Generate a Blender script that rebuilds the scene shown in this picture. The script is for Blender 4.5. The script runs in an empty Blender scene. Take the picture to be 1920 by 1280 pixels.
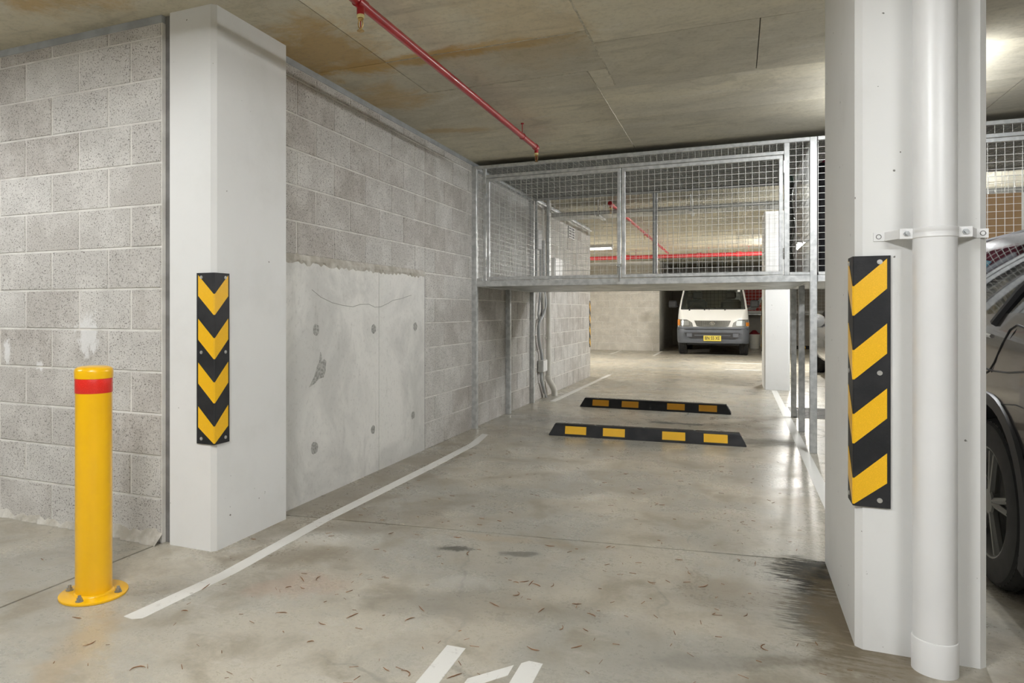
import bpy, bmesh, math, random
from mathutils import Vector, Matrix
from mathutils.bvhtree import BVHTree
random.seed(7)
SC = bpy.context.scene
COL = SC.collection
PI = math.pi

# ------------------------------------------------------------------ camera
cam = bpy.data.cameras.new('camera')
cam_ob = bpy.data.objects.new('camera', cam)
COL.objects.link(cam_ob)
cam_ob.location = (0.0, 0.0, 1.10)
cam_ob.rotation_euler = (PI / 2, 0, math.radians(23.287))
cam.sensor_width = 36.0
cam.lens = 1300.0 * 36.0 / 1920.0
cam.shift_x = (960 - 820.5) / 1920.0
cam.shift_y = (584 - 640) / 1920.0
cam.clip_start = 0.05
SC.camera = cam_ob

# ------------------------------------------------------------------ world, exposure
world = bpy.data.worlds.new('world')
SC.world = world
world.use_nodes = True
world.node_tree.nodes['Background'].inputs[0].default_value = (0.9, 0.92, 1.0, 1)
world.node_tree.nodes['Background'].inputs[1].default_value = 0.02
SC.view_settings.view_transform = 'Standard'
SC.view_settings.look = 'None'
SC.view_settings.gamma = 1.0
SC.view_settings.use_curve_mapping = False
SC.view_settings.exposure = 0.45
try:
    SC.cycles.use_denoising = True
    SC.cycles.max_bounces = 6
    SC.cycles.diffuse_bounces = 4
    SC.cycles.sample_clamp_indirect = 4.0
except Exception:
    pass
TUBE = 190.0         # radiance of the fluorescent tubes
BATTENS = [          # x, y, tube height, shaded lips, strength factor, tint, along y, label
    (-4.4, 0.3, 2.395, True, 0.85, 'cool', 0, 'fluorescent batten on the ceiling in front of the left block wall'),
    (1.7, -0.6, 2.395, True, 0.92, 'cool', 0, 'fluorescent batten on the aisle ceiling right of the viewer'),
    (-1.08, 0.1, 2.395, True, 1.35, 'cool', 1, 'added unseen fluorescent batten above the viewer that brightens the bay'),  # unseen lamp added to lift the light on the bay floor
    (0.98, 4.98, 2.45, False, 0.85, 'cool', 1, 'fluorescent batten over the bay right of the piped pillar'),
    (-5.2, 15.0, 2.36, False, 4.4, 'warm', 1, 'added unseen batten lighting the far aisle, hidden beyond the block wall end'),  # unseen lamp added out of view to light the far aisle's left side
    (1.10, 15.3, 2.38, False, 3.4, 'warm', 1, 'lit twin-tube batten over the far aisle glinting through the narrow mesh panel'),
    (1.7, 9.2, 2.40, False, 3.0, 'cool', 1, 'fluorescent batten over the bay between the dark and silver cars'),
    (-3.0, 14.9, 2.43, False, 0.03, 'warm', 0, 'white batten given a slight glow, on the far aisle ceiling above the red pipe'),  # switched-off fitting, its tubes given a slight glow to look white
]

# ------------------------------------------------------------------ node helpers
def nd(nt, t, ins=None, **props):
    n = nt.nodes.new(t)
    for k, v in props.items():
        setattr(n, k, v)
    for k, v in (ins or {}).items():
        if isinstance(v, bpy.types.NodeSocket):
            nt.links.new(v, n.inputs[k])
        else:
            n.inputs[k].default_value = v
    return n

def c4(c):
    return (c[0], c[1], c[2], 1.0)

def noise(nt, vec, scale, detail=4.0, rough=0.55, dist=0.0):
    return nd(nt, 'ShaderNodeTexNoise', {'Vector': vec, 'Scale': scale, 'Detail': detail,
                                         'Roughness': rough, 'Distortion': dist}).outputs['Fac']

def ramp(nt, fac, a, b, lo=0.0, hi=1.0):
    return nd(nt, 'ShaderNodeMapRange', {'Value': fac, 'From Min': a, 'From Max': b, 'To Min': lo,
                                         'To Max': hi}, interpolation_type='SMOOTHSTEP').outputs[0]

def mix(nt, fac, a, b, mode='MIX'):
    n = nt.nodes.new('ShaderNodeMix')
    n.data_type = 'RGBA'
    n.blend_type = mode
    for k, v in ((0, fac), (6, a), (7, b)):
        if isinstance(v, bpy.types.NodeSocket):
            nt.links.new(v, n.inputs[k])
        elif k == 0:
            n.inputs[k].default_value = v
        else:
            n.inputs[k].default_value = c4(v)
    return n.outputs[2]

def mth(nt, op, a, b=0.0):
    return nd(nt, 'ShaderNodeMath', {0: a, 1: b}, operation=op).outputs[0]

MATS = {}
def new_mat(name):
    m = bpy.data.materials.new(name)
    m.use_nodes = True
    MATS[name] = m
    nt = m.node_tree
    b = nt.nodes['Principled BSDF']
    return m, nt, b

def pos(nt):
    return nd(nt, 'ShaderNodeNewGeometry').outputs['Position']

def objco(nt):
    return nd(nt, 'ShaderNodeTexCoord').outputs['Object']

def mat(name, c1, rough=0.5, metal=0.0, c2=None, scale=6.0, bump=0.0, bscale=None, spec=0.5, coat=0.0,
        obj=False, r2=None, lo=0.35, hi=0.65, emit=None, strength=0.0, alpha=1.0, aniso=None):
    m, nt, b = new_mat(name)
    vec = objco(nt) if obj else pos(nt)
    b.inputs['Roughness'].default_value = rough
    b.inputs['Metallic'].default_value = metal
    b.inputs['Specular IOR Level'].default_value = spec
    b.inputs['Coat Weight'].default_value = coat
    b.inputs['Coat Roughness'].default_value = 0.05
    b.inputs['Base Color'].default_value = c4(c1)
    f = noise(nt, vec, scale, 5.0)
    if c2 is None:
        c2 = tuple(x * 0.9 for x in c1)
    nt.links.new(mix(nt, ramp(nt, f, lo, hi), c1, c2), b.inputs['Base Color'])
    if r2 is not None:
        nt.links.new(ramp(nt, f, lo, hi, rough, r2), b.inputs['Roughness'])
    if bump > 0:
        bf = noise(nt, vec, bscale or scale * 4, 4.0)
        bn = nd(nt, 'ShaderNodeBump', {'Strength': 0.5, 'Distance': bump, 'Height': bf})
        nt.links.new(bn.outputs[0], b.inputs['Normal'])
    if emit:
        b.inputs['Emission Color'].default_value = c4(emit)
        b.inputs['Emission Strength'].default_value = strength
    return m

# ------------------------------------------------------------------ materials
def stain(nt, vec, cx, cy, rx, ry, rot, nz, edge=0.35):
    """soft irregular blot, 0..1, on the floor plane"""
    mp = nd(nt, 'ShaderNodeMapping', {'Vector': vec, 'Location': (cx, cy, 0), 'Rotation': (0, 0, rot),
                                      'Scale': (rx, ry, 1e6)}, vector_type='TEXTURE').outputs[0]
    ln = nd(nt, 'ShaderNodeVectorMath', {0: mp}, operation='LENGTH').outputs['Value']
    d = mth(nt, 'ADD', ln, mth(nt, 'MULTIPLY', mth(nt, 'SUBTRACT', nz, 0.5), 2.2))
    return ramp(nt, d, 1.0, edge, 0.0, 1.0)

def make_floor_mat():
    m, nt, b = new_mat('floor_concrete')
    p = pos(nt)
    big = noise(nt, p, 0.9, 5, 0.6, 0.6)
    mid = noise(nt, p, 3.5, 6, 0.65, 0.4)
    fine = noise(nt, p, 60, 4, 0.7)
    st = nd(nt, 'ShaderNodeMapping', {'Vector': p, 'Scale': (3.0, 9.0, 1.0), 'Rotation': (0, 0, 0.5)}).outputs[0]
    streak = noise(nt, st, 1.6, 6, 0.7, 0.8)
    col = mix(nt, ramp(nt, big, 0.40, 0.60), (0.51, 0.47, 0.385), (0.39, 0.375, 0.325))
    col = mix(nt, ramp(nt, mid, 0.48, 0.68, 0, 0.7), col, (0.28, 0.24, 0.17))
    col = mix(nt, ramp(nt, streak, 0.54, 0.7, 0, 0.5), col, (0.56, 0.53, 0.475))
    col = mix(nt, ramp(nt, mid, 0.44, 0.28, 0, 0.5), col, (0.58, 0.56, 0.505))
    col = mix(nt, ramp(nt, fine, 0.4, 0.7, 0, 0.3), col, (0.24, 0.225, 0.19))
    nz = noise(nt, p, 5.0, 4, 0.72)
    sc2 = nd(nt, 'ShaderNodeMapping', {'Vector': p, 'Scale': (6.0, 30.0, 1.0), 'Rotation': (0, 0, 0.25)}).outputs[0]
    nzs = noise(nt, sc2, 1.6, 4, 0.75)
    nd2 = noise(nt, p, 26.0, 5, 0.7)
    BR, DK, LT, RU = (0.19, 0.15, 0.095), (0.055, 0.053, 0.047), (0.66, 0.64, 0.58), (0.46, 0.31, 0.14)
    dirt = None
    for (cx, cy, rx, ry, rot, c, s, which) in [
            (-2.10, 3.9, 0.32, 2.0, 0.0, BR, 0.55, nz), (-1.72, 3.3, 0.45, 0.40, 0.3, BR, 0.45, nz),
            (-1.86, 2.60, 0.34, 0.16, 0.5, BR, 0.55, nz), (-1.87, 2.86, 0.28, 0.12, 0.3, LT, 0.5, nz),
            (-1.20, 2.99, 0.13, 0.045, 0.3, DK, 0.75, nd2), (-0.91, 3.04, 0.12, 0.05, 0.4, DK, 0.6, nz),
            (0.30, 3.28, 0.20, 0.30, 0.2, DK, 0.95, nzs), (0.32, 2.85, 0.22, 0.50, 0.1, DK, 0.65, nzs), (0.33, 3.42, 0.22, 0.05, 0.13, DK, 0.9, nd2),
            (0.42, 2.60, 0.25, 0.9, 0.0, BR, 0.8, nz), (-0.02, 2.95, 0.32, 0.26, 0.5, BR, 0.45, nz),
            (-0.53, 7.20, 0.42, 0.10, 0.06, DK, 0.7, nz), (0.25, 6.45, 0.4, 0.28, 0.3, DK, 0.5, nzs),
            (-0.05, 2.35, 0.35, 0.07, 0.4, DK, 0.28, nz), (-1.97, 1.62, 0.10, 0.35, 0.4, RU, 0.3, nz),
            (-1.06, 3.20, 0.35, 0.06, 0.1, RU, 0.2, nz), (-1.6, 2.35, 0.3, 0.15, 0.6, (0.42, 0.27, 0.19), 0.35, nz),
            (1.2, 2.4, 0.8, 0.9, 0.0, BR, 0.6, nz), (-0.9, 2.45, 0.6, 0.2, 0.3, (0.2, 0.18, 0.14), 0.4, nz),
            (-1.5, 7.0, 0.9, 0.35, 0.2, (0.13, 0.12, 0.105), 0.4, nz), (-1.9, 6.2, 0.35, 0.5, 0.2, BR, 0.35, nz)]:
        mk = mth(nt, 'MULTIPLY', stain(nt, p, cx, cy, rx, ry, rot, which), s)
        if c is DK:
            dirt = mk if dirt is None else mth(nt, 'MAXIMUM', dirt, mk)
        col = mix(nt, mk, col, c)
    # hairline cracks
    wv = nd(nt, 'ShaderNodeVectorMath', {0: p, 1: nd(nt, 'ShaderNodeVectorMath', {0: nd(nt, 'ShaderNodeTexNoise', {
        'Vector': p, 'Scale': 2.3, 'Detail': 5.0}).outputs['Color'], 1: (0.35, 0.35, 0.0)},
        operation='MULTIPLY').outputs[0]}, operation='ADD').outputs[0]
    vo = nd(nt, 'ShaderNodeTexVoronoi', {'Vector': wv, 'Scale': 0.75}, feature='DISTANCE_TO_EDGE').outputs['Distance']
    crack = mth(nt, 'MULTIPLY', ramp(nt, vo, 0.006, 0.001), ramp(nt, noise(nt, p, 1.3, 2), 0.5, 0.6))
    col = mix(nt, mth(nt, 'MULTIPLY', crack, 0.3), col, (0.10, 0.095, 0.08))
    nt.links.new(col, b.inputs['Base Color'])
    r = mth(nt, 'ADD', ramp(nt, mid, 0.3, 0.7, 0.19, 0.34), ramp(nt, fine, 0.3, 0.7, 0.0, 0.10))
    nt.links.new(mth(nt, 'ADD', r, mth(nt, 'MULTIPLY', dirt, 0.5)), b.inputs['Roughness'])
    nt.links.new(ramp(nt, dirt, 0.0, 0.8, 0.6, 0.12), b.inputs['Specular IOR Level'])
    h = mth(nt, 'ADD', mth(nt, 'MULTIPLY', mid, 1.0), mth(nt, 'MULTIPLY', fine, 0.12))
    bn = nd(nt, 'ShaderNodeBump', {'Strength': 0.35, 'Distance': 0.004, 'Height': h})
    nt.links.new(bn.outputs[0], b.inputs['Normal'])
    return m

def make_ceiling_mat():
    m, nt, b = new_mat('ceiling_concrete')
    p = pos(nt)
    big = noise(nt, p, 0.8, 5, 0.6, 0.8)
    st = nd(nt, 'ShaderNodeMapping', {'Vector': p, 'Scale': (1.2, 4.5, 1.0), 'Rotation': (0, 0, 0.15)}).outputs[0]
    streak = noise(nt, st, 1.5, 6, 0.65, 0.7)
    fine = noise(nt, p, 40, 5, 0.7)
    rnd = nd(nt, 'ShaderNodeObjectInfo').outputs['Random']
    col = mix(nt, ramp(nt, big, 0.35, 0.65), (0.70, 0.645, 0.50), (0.56, 0.525, 0.43))
    col = mix(nt, ramp(nt, streak, 0.5, 0.68, 0, 0.6), col, (0.44, 0.41, 0.325))
    col = mix(nt, ramp(nt, streak, 0.46, 0.3, 0, 0.5), col, (0.70, 0.67, 0.58))
    mot = noise(nt, p, 5.0, 6, 0.7, 0.5)
    col = mix(nt, ramp(nt, mot, 0.5, 0.7, 0, 0.5), col, (0.43, 0.395, 0.30))
    # rusty water marks near the left wall
    nz = noise(nt, p, 3.2, 6, 0.7, 0.6)
    for (cx, cy, rx, ry, rot, s) in [(-2.05, 3.2, 0.5, 0.55, 0.2, 0.75), (-1.7, 3.5, 0.7, 0.12, 0.02, 0.8),
                                     (-2.1, 4.05, 0.35, 0.35, 0.2, 0.55), (-2.05, 5.0, 0.4, 0.1, 0.3, 0.5),
                                     (-2.9, 2.0, 0.7, 0.35, 0.4, 0.7), (-1.15, 3.5, 0.5, 0.10, 0.03, 0.6),
                                     (-0.95, 3.4, 0.35, 0.8, 0.1, 0.25)]:
        col = mix(nt, mth(nt, 'MULTIPLY', stain(nt, p, cx, cy, rx, ry, rot, nz), s), col, (0.52, 0.34, 0.12))
    col = mix(nt, ramp(nt, fine, 0.45, 0.75, 0, 0.3), col, (0.27, 0.25, 0.19))
    v = ramp(nt, rnd, 0, 1, 0.86, 1.1)
    col = mix(nt, 1.0, col, nd(nt, 'ShaderNodeCombineColor', {0: v, 1: v, 2: v}).outputs[0], 'MULTIPLY')
    nt.links.new(col, b.inputs['Base Color'])
    b.inputs['Roughness'].default_value = 0.7
    b.inputs['Specular IOR Level'].default_value = 0.25
    bn = nd(nt, 'ShaderNodeBump', {'Strength': 0.3, 'Distance': 0.004, 'Height': noise(nt, p, 14, 5)})
    nt.links.new(bn.outputs[0], b.inputs['Normal'])
    return m

def blot_xz(nt, vec, cx, cz, rx, rz, nz):
    mp = nd(nt, 'ShaderNodeMapping', {'Vector': vec, 'Location': (cx, 0, cz), 'Scale': (rx, 1e6, rz)}, vector_type='TEXTURE').outputs[0]
    ln = nd(nt, 'ShaderNodeVectorMath', {0: mp}, operation='LENGTH').outputs['Value']
    return ramp(nt, mth(nt, 'ADD', ln, mth(nt, 'MULTIPLY', mth(nt, 'SUBTRACT', nz, 0.5), 3.0)), 1.0, 0.5)

def make_block_mat(name, base, tint):
    m, nt, b = new_mat(name)
    p = pos(nt)
    rnd = nd(nt, 'ShaderNodeObjectInfo').outputs['Random']
    fine = noise(nt, p, 150, 3, 0.7)
    mid = noise(nt, p, 5.0, 5, 0.6)
    col = mix(nt, rnd, base, tint)
    col = mix(nt, ramp(nt, mid, 0.4, 0.68, 0, 0.55), col, tuple(min(1, x * 1.28) for x in base))
    col = mix(nt, ramp(nt, fine, 0.55, 0.64, 0, 0.95), col, (0.15, 0.135, 0.12))
    col = mix(nt, ramp(nt, fine, 0.44, 0.34, 0, 0.5), col, (0.62, 0.60, 0.56))
    if name == 'block':
        bz = noise(nt, nd(nt, 'ShaderNodeMapping', {'Vector': p, 'Scale': (14.0, 1.0, 7.0)}).outputs[0], 2.0, 4, 0.75)
        for q in ((-2.99, 0.98, 0.09, 0.13), (-3.594, 0.89, 0.03, 0.10), (-3.34, 0.82, 0.04, 0.03)):
            col = mix(nt, mth(nt, 'MULTIPLY', blot_xz(nt, p, *q, bz), 0.8), col, (0.80, 0.80, 0.79))
    # efflorescence smear
    sm = noise(nt, p, 1.7, 6, 0.7, 0.4)
    col = mix(nt, ramp(nt, sm, 0.56, 0.7, 0, 0.45), col, (0.60, 0.58, 0.54))
    nt.links.new(col, b.inputs['Base Color'])
    b.inputs['Roughness'].default_value = 0.9
    b.inputs['Specular IOR Level'].default_value = 0.15
    bn = nd(nt, 'ShaderNodeBump', {'Strength': 0.6, 'Distance': 0.003, 'Height': fine})
    nt.links.new(bn.outputs[0], b.inputs['Normal'])
    return m

def make_panel_mat():
    m, nt, b = new_mat('precast_concrete')
    p = pos(nt)
    big = noise(nt, p, 1.3, 5, 0.6, 0.9)
    st = nd(nt, 'ShaderNodeMapping', {'Vector': p, 'Scale': (1, 6.0, 1.2)}).outputs[0]
    streak = noise(nt, st, 1.4, 6, 0.7, 0.4)
    fine = noise(nt, p, 45, 5, 0.7)
    col = mix(nt, ramp(nt, big, 0.38, 0.62), (0.80, 0.785, 0.745), (0.62, 0.61, 0.58))
    col = mix(nt, ramp(nt, streak, 0.55, 0.75, 0, 0.5), col, (0.45, 0.44, 0.41))
    col = mix(nt, ramp(nt, fine, 0.5, 0.8, 0, 0.35), col, (0.30, 0.29, 0.27))
    nt.links.new(col, b.inputs['Base Color'])
    b.inputs['Roughness'].default_value = 0.7
    b.inputs['Specular IOR Level'].default_value = 0.25
    bn = nd(nt, 'ShaderNodeBump', {'Strength': 0.3, 'Distance': 0.003, 'Height': noise(nt, p, 20, 5)})
    nt.links.new(bn.outputs[0], b.inputs['Normal'])
    return m

def make_white_paint():
    m, nt, b = new_mat('white_paint')
    p = pos(nt)
    fl = noise(nt, p, 38, 2, 0.5)
    sm = noise(nt, p, 2.2, 6, 0.6)
    col = mix(nt, ramp(nt, sm, 0.45, 0.75), (0.80, 0.80, 0.785), (0.74, 0.74, 0.72))
    col = mix(nt, ramp(nt, fl, 0.765, 0.785, 0, 0.85), col, (0.12, 0.11, 0.09))
    nt.links.new(col, b.inputs['Base Color'])
    b.inputs['Roughness'].default_value = 0.55
    b.inputs['Specular IOR Level'].default_value = 0.3
    bn = nd(nt, 'ShaderNodeBump', {'Strength': 0.2, 'Distance': 0.002, 'Height': noise(nt, p, 25, 4)})
    nt.links.new(bn.outputs[0], b.inputs['Normal'])
    return m

def make_reflective(name, c, scale):
    m, nt, b = new_mat(name)
    vo = nd(nt, 'ShaderNodeTexVoronoi', {'Vector': pos(nt), 'Scale': scale}, feature='DISTANCE_TO_EDGE').outputs['Distance']
    lo = tuple(x * 0.85 for x in c)
    nt.links.new(mix(nt, ramp(nt, vo, 0.02, 0.14), tuple(min(1, x * 1.12 + 0.01) for x in c), mix(nt, 0.0, c, lo)),
                 b.inputs['Base Color'])
    b.inputs['Roughness'].default_value = 0.35
    b.inputs['Coat Weight'].default_value = 0.25
    bn = nd(nt, 'ShaderNodeBump', {'Strength': 0.25, 'Distance': 0.0015, 'Height': vo})
    nt.links.new(bn.outputs[0], b.inputs['Normal'])
    return m

def make_marking():
    m, nt, b = new_mat('marking_paint')
    p = pos(nt)
    w = noise(nt, p, 22, 6, 0.7)
    w2 = noise(nt, p, 3.0, 4, 0.6)
    fac = mth(nt, 'MULTIPLY', ramp(nt, w, 0.56, 0.66), ramp(nt, w2, 0.45, 0.65, 0.1, 0.8))
    nt.links.new(mix(nt, fac, (0.76, 0.75, 0.71), (0.40, 0.38, 0.33)), b.inputs['Base Color'])
    b.inputs['Roughness'].default_value = 0.5
    return m

def make_glass(name, tint, fac):
    m, nt, b = new_mat(name)
    out = nt.nodes['Material Output']
    tr = nd(nt, 'ShaderNodeBsdfTransparent', {'Color': c4(tint)})
    gl = nd(nt, 'ShaderNodeBsdfGlossy', {'Color': (1, 1, 1, 1), 'Roughness': 0.03})
    fr = nd(nt, 'ShaderNodeFresnel', {'IOR': 1.5})
    f = mth(nt, 'ADD', mth(nt, 'MULTIPLY', fr.outputs[0], 0.9), fac)
    mx = nd(nt, 'ShaderNodeMixShader', {0: f, 1: tr.outputs[0], 2: gl.outputs[0]})
    nt.links.new(mx.outputs[0], out.inputs[0])
    return m

make_floor_mat(); make_ceiling_mat(); make_panel_mat(); make_white_paint(); make_marking()
make_block_mat('block', (0.585, 0.57, 0.54), (0.455, 0.425, 0.39))
make_block_mat('block_far', (0.60, 0.57, 0.51), (0.55, 0.52, 0.46))
make_reflective('yellow_reflective', (0.88, 0.49, 0.006), 270)
make_reflective('amber_reflective', (0.74, 0.34, 0.006), 270)
make_reflective('red_reflective', (0.68, 0.018, 0.008), 160)
make_glass('car_glass', (0.10, 0.11, 0.11), 0.03)
make_glass('windscreen', (0.60, 0.66, 0.63), 0.03)
make_glass('lamp_lens', (0.85, 0.87, 0.88), 0.08)
mat('mortar', (0.76, 0.74, 0.695), 0.9, c2=(0.62, 0.60, 0.56), scale=9, bump=0.003)
mat('mortar_slop', (0.60, 0.575, 0.52), 0.9, c2=(0.42, 0.39, 0.33), scale=12, bump=0.01, bscale=40)
mat('sealant', (0.235, 0.23, 0.225), 0.7, c2=(0.17, 0.165, 0.16), scale=9)
mat('joint_filler', (0.42, 0.44, 0.45), 0.8, c2=(0.34, 0.35, 0.355), scale=9, bump=0.004)
mat('scraped_concrete', (0.27, 0.265, 0.245), 0.9, c2=(0.48, 0.47, 0.44), scale=70, bump=0.003)
mat('groove_dark', (0.09, 0.085, 0.075), 0.9)
mat('crack_dark', (0.30, 0.29, 0.265), 0.9)
mat('yellow_paint', (0.90, 0.50, 0.004), 0.28, c2=(0.86, 0.46, 0.004), scale=3, coat=0.3)
mat('rubber', (0.013, 0.014, 0.016), 0.5, spec=0.3, c2=(0.026, 0.026, 0.028), scale=9, bump=0.002, bscale=50)
mat('tyre_rubber', (0.012, 0.012, 0.013), 0.65, c2=(0.02, 0.02, 0.02), scale=20)
mat('screw_steel', (0.62, 0.61, 0.58), 0.35, 0.6, scale=80)
mat('bolt_steel', (0.42, 0.43, 0.43), 0.4, 0.7, c2=(0.3, 0.31, 0.31), scale=90)
mat('galvanised', (0.66, 0.67, 0.665), 0.33, 0.5, c2=(0.50, 0.515, 0.515), scale=22, r2=0.5, bump=0.0006, bscale=60)
mat('dark_sheet_steel', (0.25, 0.255, 0.25), 0.5, 0.3, c2=(0.19, 0.195, 0.19), scale=5)
mat('galvanised_sheet', (0.52, 0.53, 0.52), 0.33, 0.8, c2=(0.40, 0.41, 0.405), scale=7, r2=0.5)
mat('wire', (0.70, 0.70, 0.67), 0.4, 0.25, c2=(0.62, 0.62, 0.59), scale=9)
mat('red_pipe', (0.42, 0.008, 0.016), 0.3, c2=(0.34, 0.007, 0.012), scale=4, coat=0.3)
mat('red_pipe_far', (0.50, 0.018, 0.022), 0.4, c2=(0.42, 0.014, 0.02), scale=4)
mat('brass', (0.62, 0.42, 0.16), 0.35, 0.85, c2=(0.42, 0.27, 0.10), scale=60)
mat('sealing_tape', (0.75, 0.66, 0.30), 0.6)
mat('pvc_white', (0.83, 0.83, 0.825), 0.35, c2=(0.79, 0.79, 0.785), scale=3)
mat('pvc_cream', (0.74, 0.72, 0.66), 0.38, c2=(0.66, 0.64, 0.58), scale=5)
mat('conduit_grey', (0.40, 0.41, 0.41), 0.5, c2=(0.34, 0.35, 0.35), scale=6)
mat('box_grey', (0.55, 0.55, 0.53), 0.45)
mat('white_plastic', (0.78, 0.78, 0.76), 0.4)
mat('black_plastic', (0.03, 0.03, 0.033), 0.45)
mat('grey_trim', (0.115, 0.125, 0.145), 0.5, c2=(0.095, 0.105, 0.12), scale=4)
mat('van_white', (0.80, 0.80, 0.78), 0.22, c2=(0.78, 0.78, 0.755), scale=2, coat=0.4)
mat('grille_grey', (0.13, 0.128, 0.115), 0.4, 0.3)
mat('lamp_grey', (0.20, 0.20, 0.185), 0.4)
mat('lamp_reflector', (0.66, 0.66, 0.64), 0.3, 0.2)
mat('amber_lens', (0.85, 0.30, 0.02), 0.2, c2=(0.8, 0.26, 0.02), coat=0.4)
mat('chrome', (0.80, 0.80, 0.80), 0.12, 1.0)
mat('plate_yellow', (0.76, 0.62, 0.10), 0.4)
mat('seat_cloth', (0.08, 0.085, 0.09), 0.9, c2=(0.06, 0.065, 0.07), scale=30)
mat('dash', (0.075, 0.085, 0.085), 0.7)
mat('car_dark', (0.085, 0.078, 0.082), 0.26, 0.55, c2=(0.075, 0.07, 0.074), scale=2, coat=0.6)
mat('car_silver', (0.62, 0.62, 0.61), 0.24, 0.7, c2=(0.58, 0.58, 0.57), scale=2, coat=0.5)
mat('tail_red', (0.35, 0.008, 0.01), 0.15, coat=0.5)
mat('cardboard', (0.40, 0.255, 0.13), 0.85, c2=(0.35, 0.22, 0.11), scale=4)
mat('maroon_fabric', (0.17, 0.008, 0.03), 0.7, c2=(0.11, 0.006, 0.02), scale=12)
mat('black_fabric', (0.02, 0.02, 0.024), 0.75)
mat('pale_strap', (0.45, 0.47, 0.52), 0.6)
mat('tag_blue', (0.10, 0.42, 0.55), 0.5)
mat('tarpaulin', (0.045, 0.048, 0.045), 0.14, c2=(0.07, 0.08, 0.07), scale=10, bump=0.02, bscale=16)
mat('green_film', (0.10, 0.17, 0.13), 0.25, c2=(0.07, 0.10, 0.08), scale=10, bump=0.02, bscale=14)
mat('bucket_white', (0.78, 0.76, 0.70), 0.4)
mat('bucket_lid', (0.22, 0.01, 0.02), 0.5)
mat('red_box', (0.55, 0.04, 0.03), 0.6)
mat('white_cloth', (0.72, 0.72, 0.72), 0.9)
mat('grate_iron', (0.07, 0.07, 0.07), 0.5, 0.5, c2=(0.11, 0.105, 0.1), scale=20)
mat('dry_leaf_brown', (0.30, 0.14, 0.055), 0.7, c2=(0.16, 0.07, 0.028), scale=30)
mat('wall_plain', (0.50, 0.48, 0.44), 0.9, c2=(0.44, 0.42, 0.38), scale=3)
mat('fitting_white', (0.74, 0.74, 0.72), 0.45)
for nm, c in (('tube_cool', (0.975, 0.99, 1.0)), ('tube_warm', (1.0, 0.975, 0.92))):
    m, nt, b = new_mat(nm)
    b.inputs['Base Color'].default_value = (0.9, 0.9, 0.9, 1)
    b.inputs['Emission Color'].default_value = c4(c)
    b.inputs['Emission Strength'].default_value = TUBE

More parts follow.
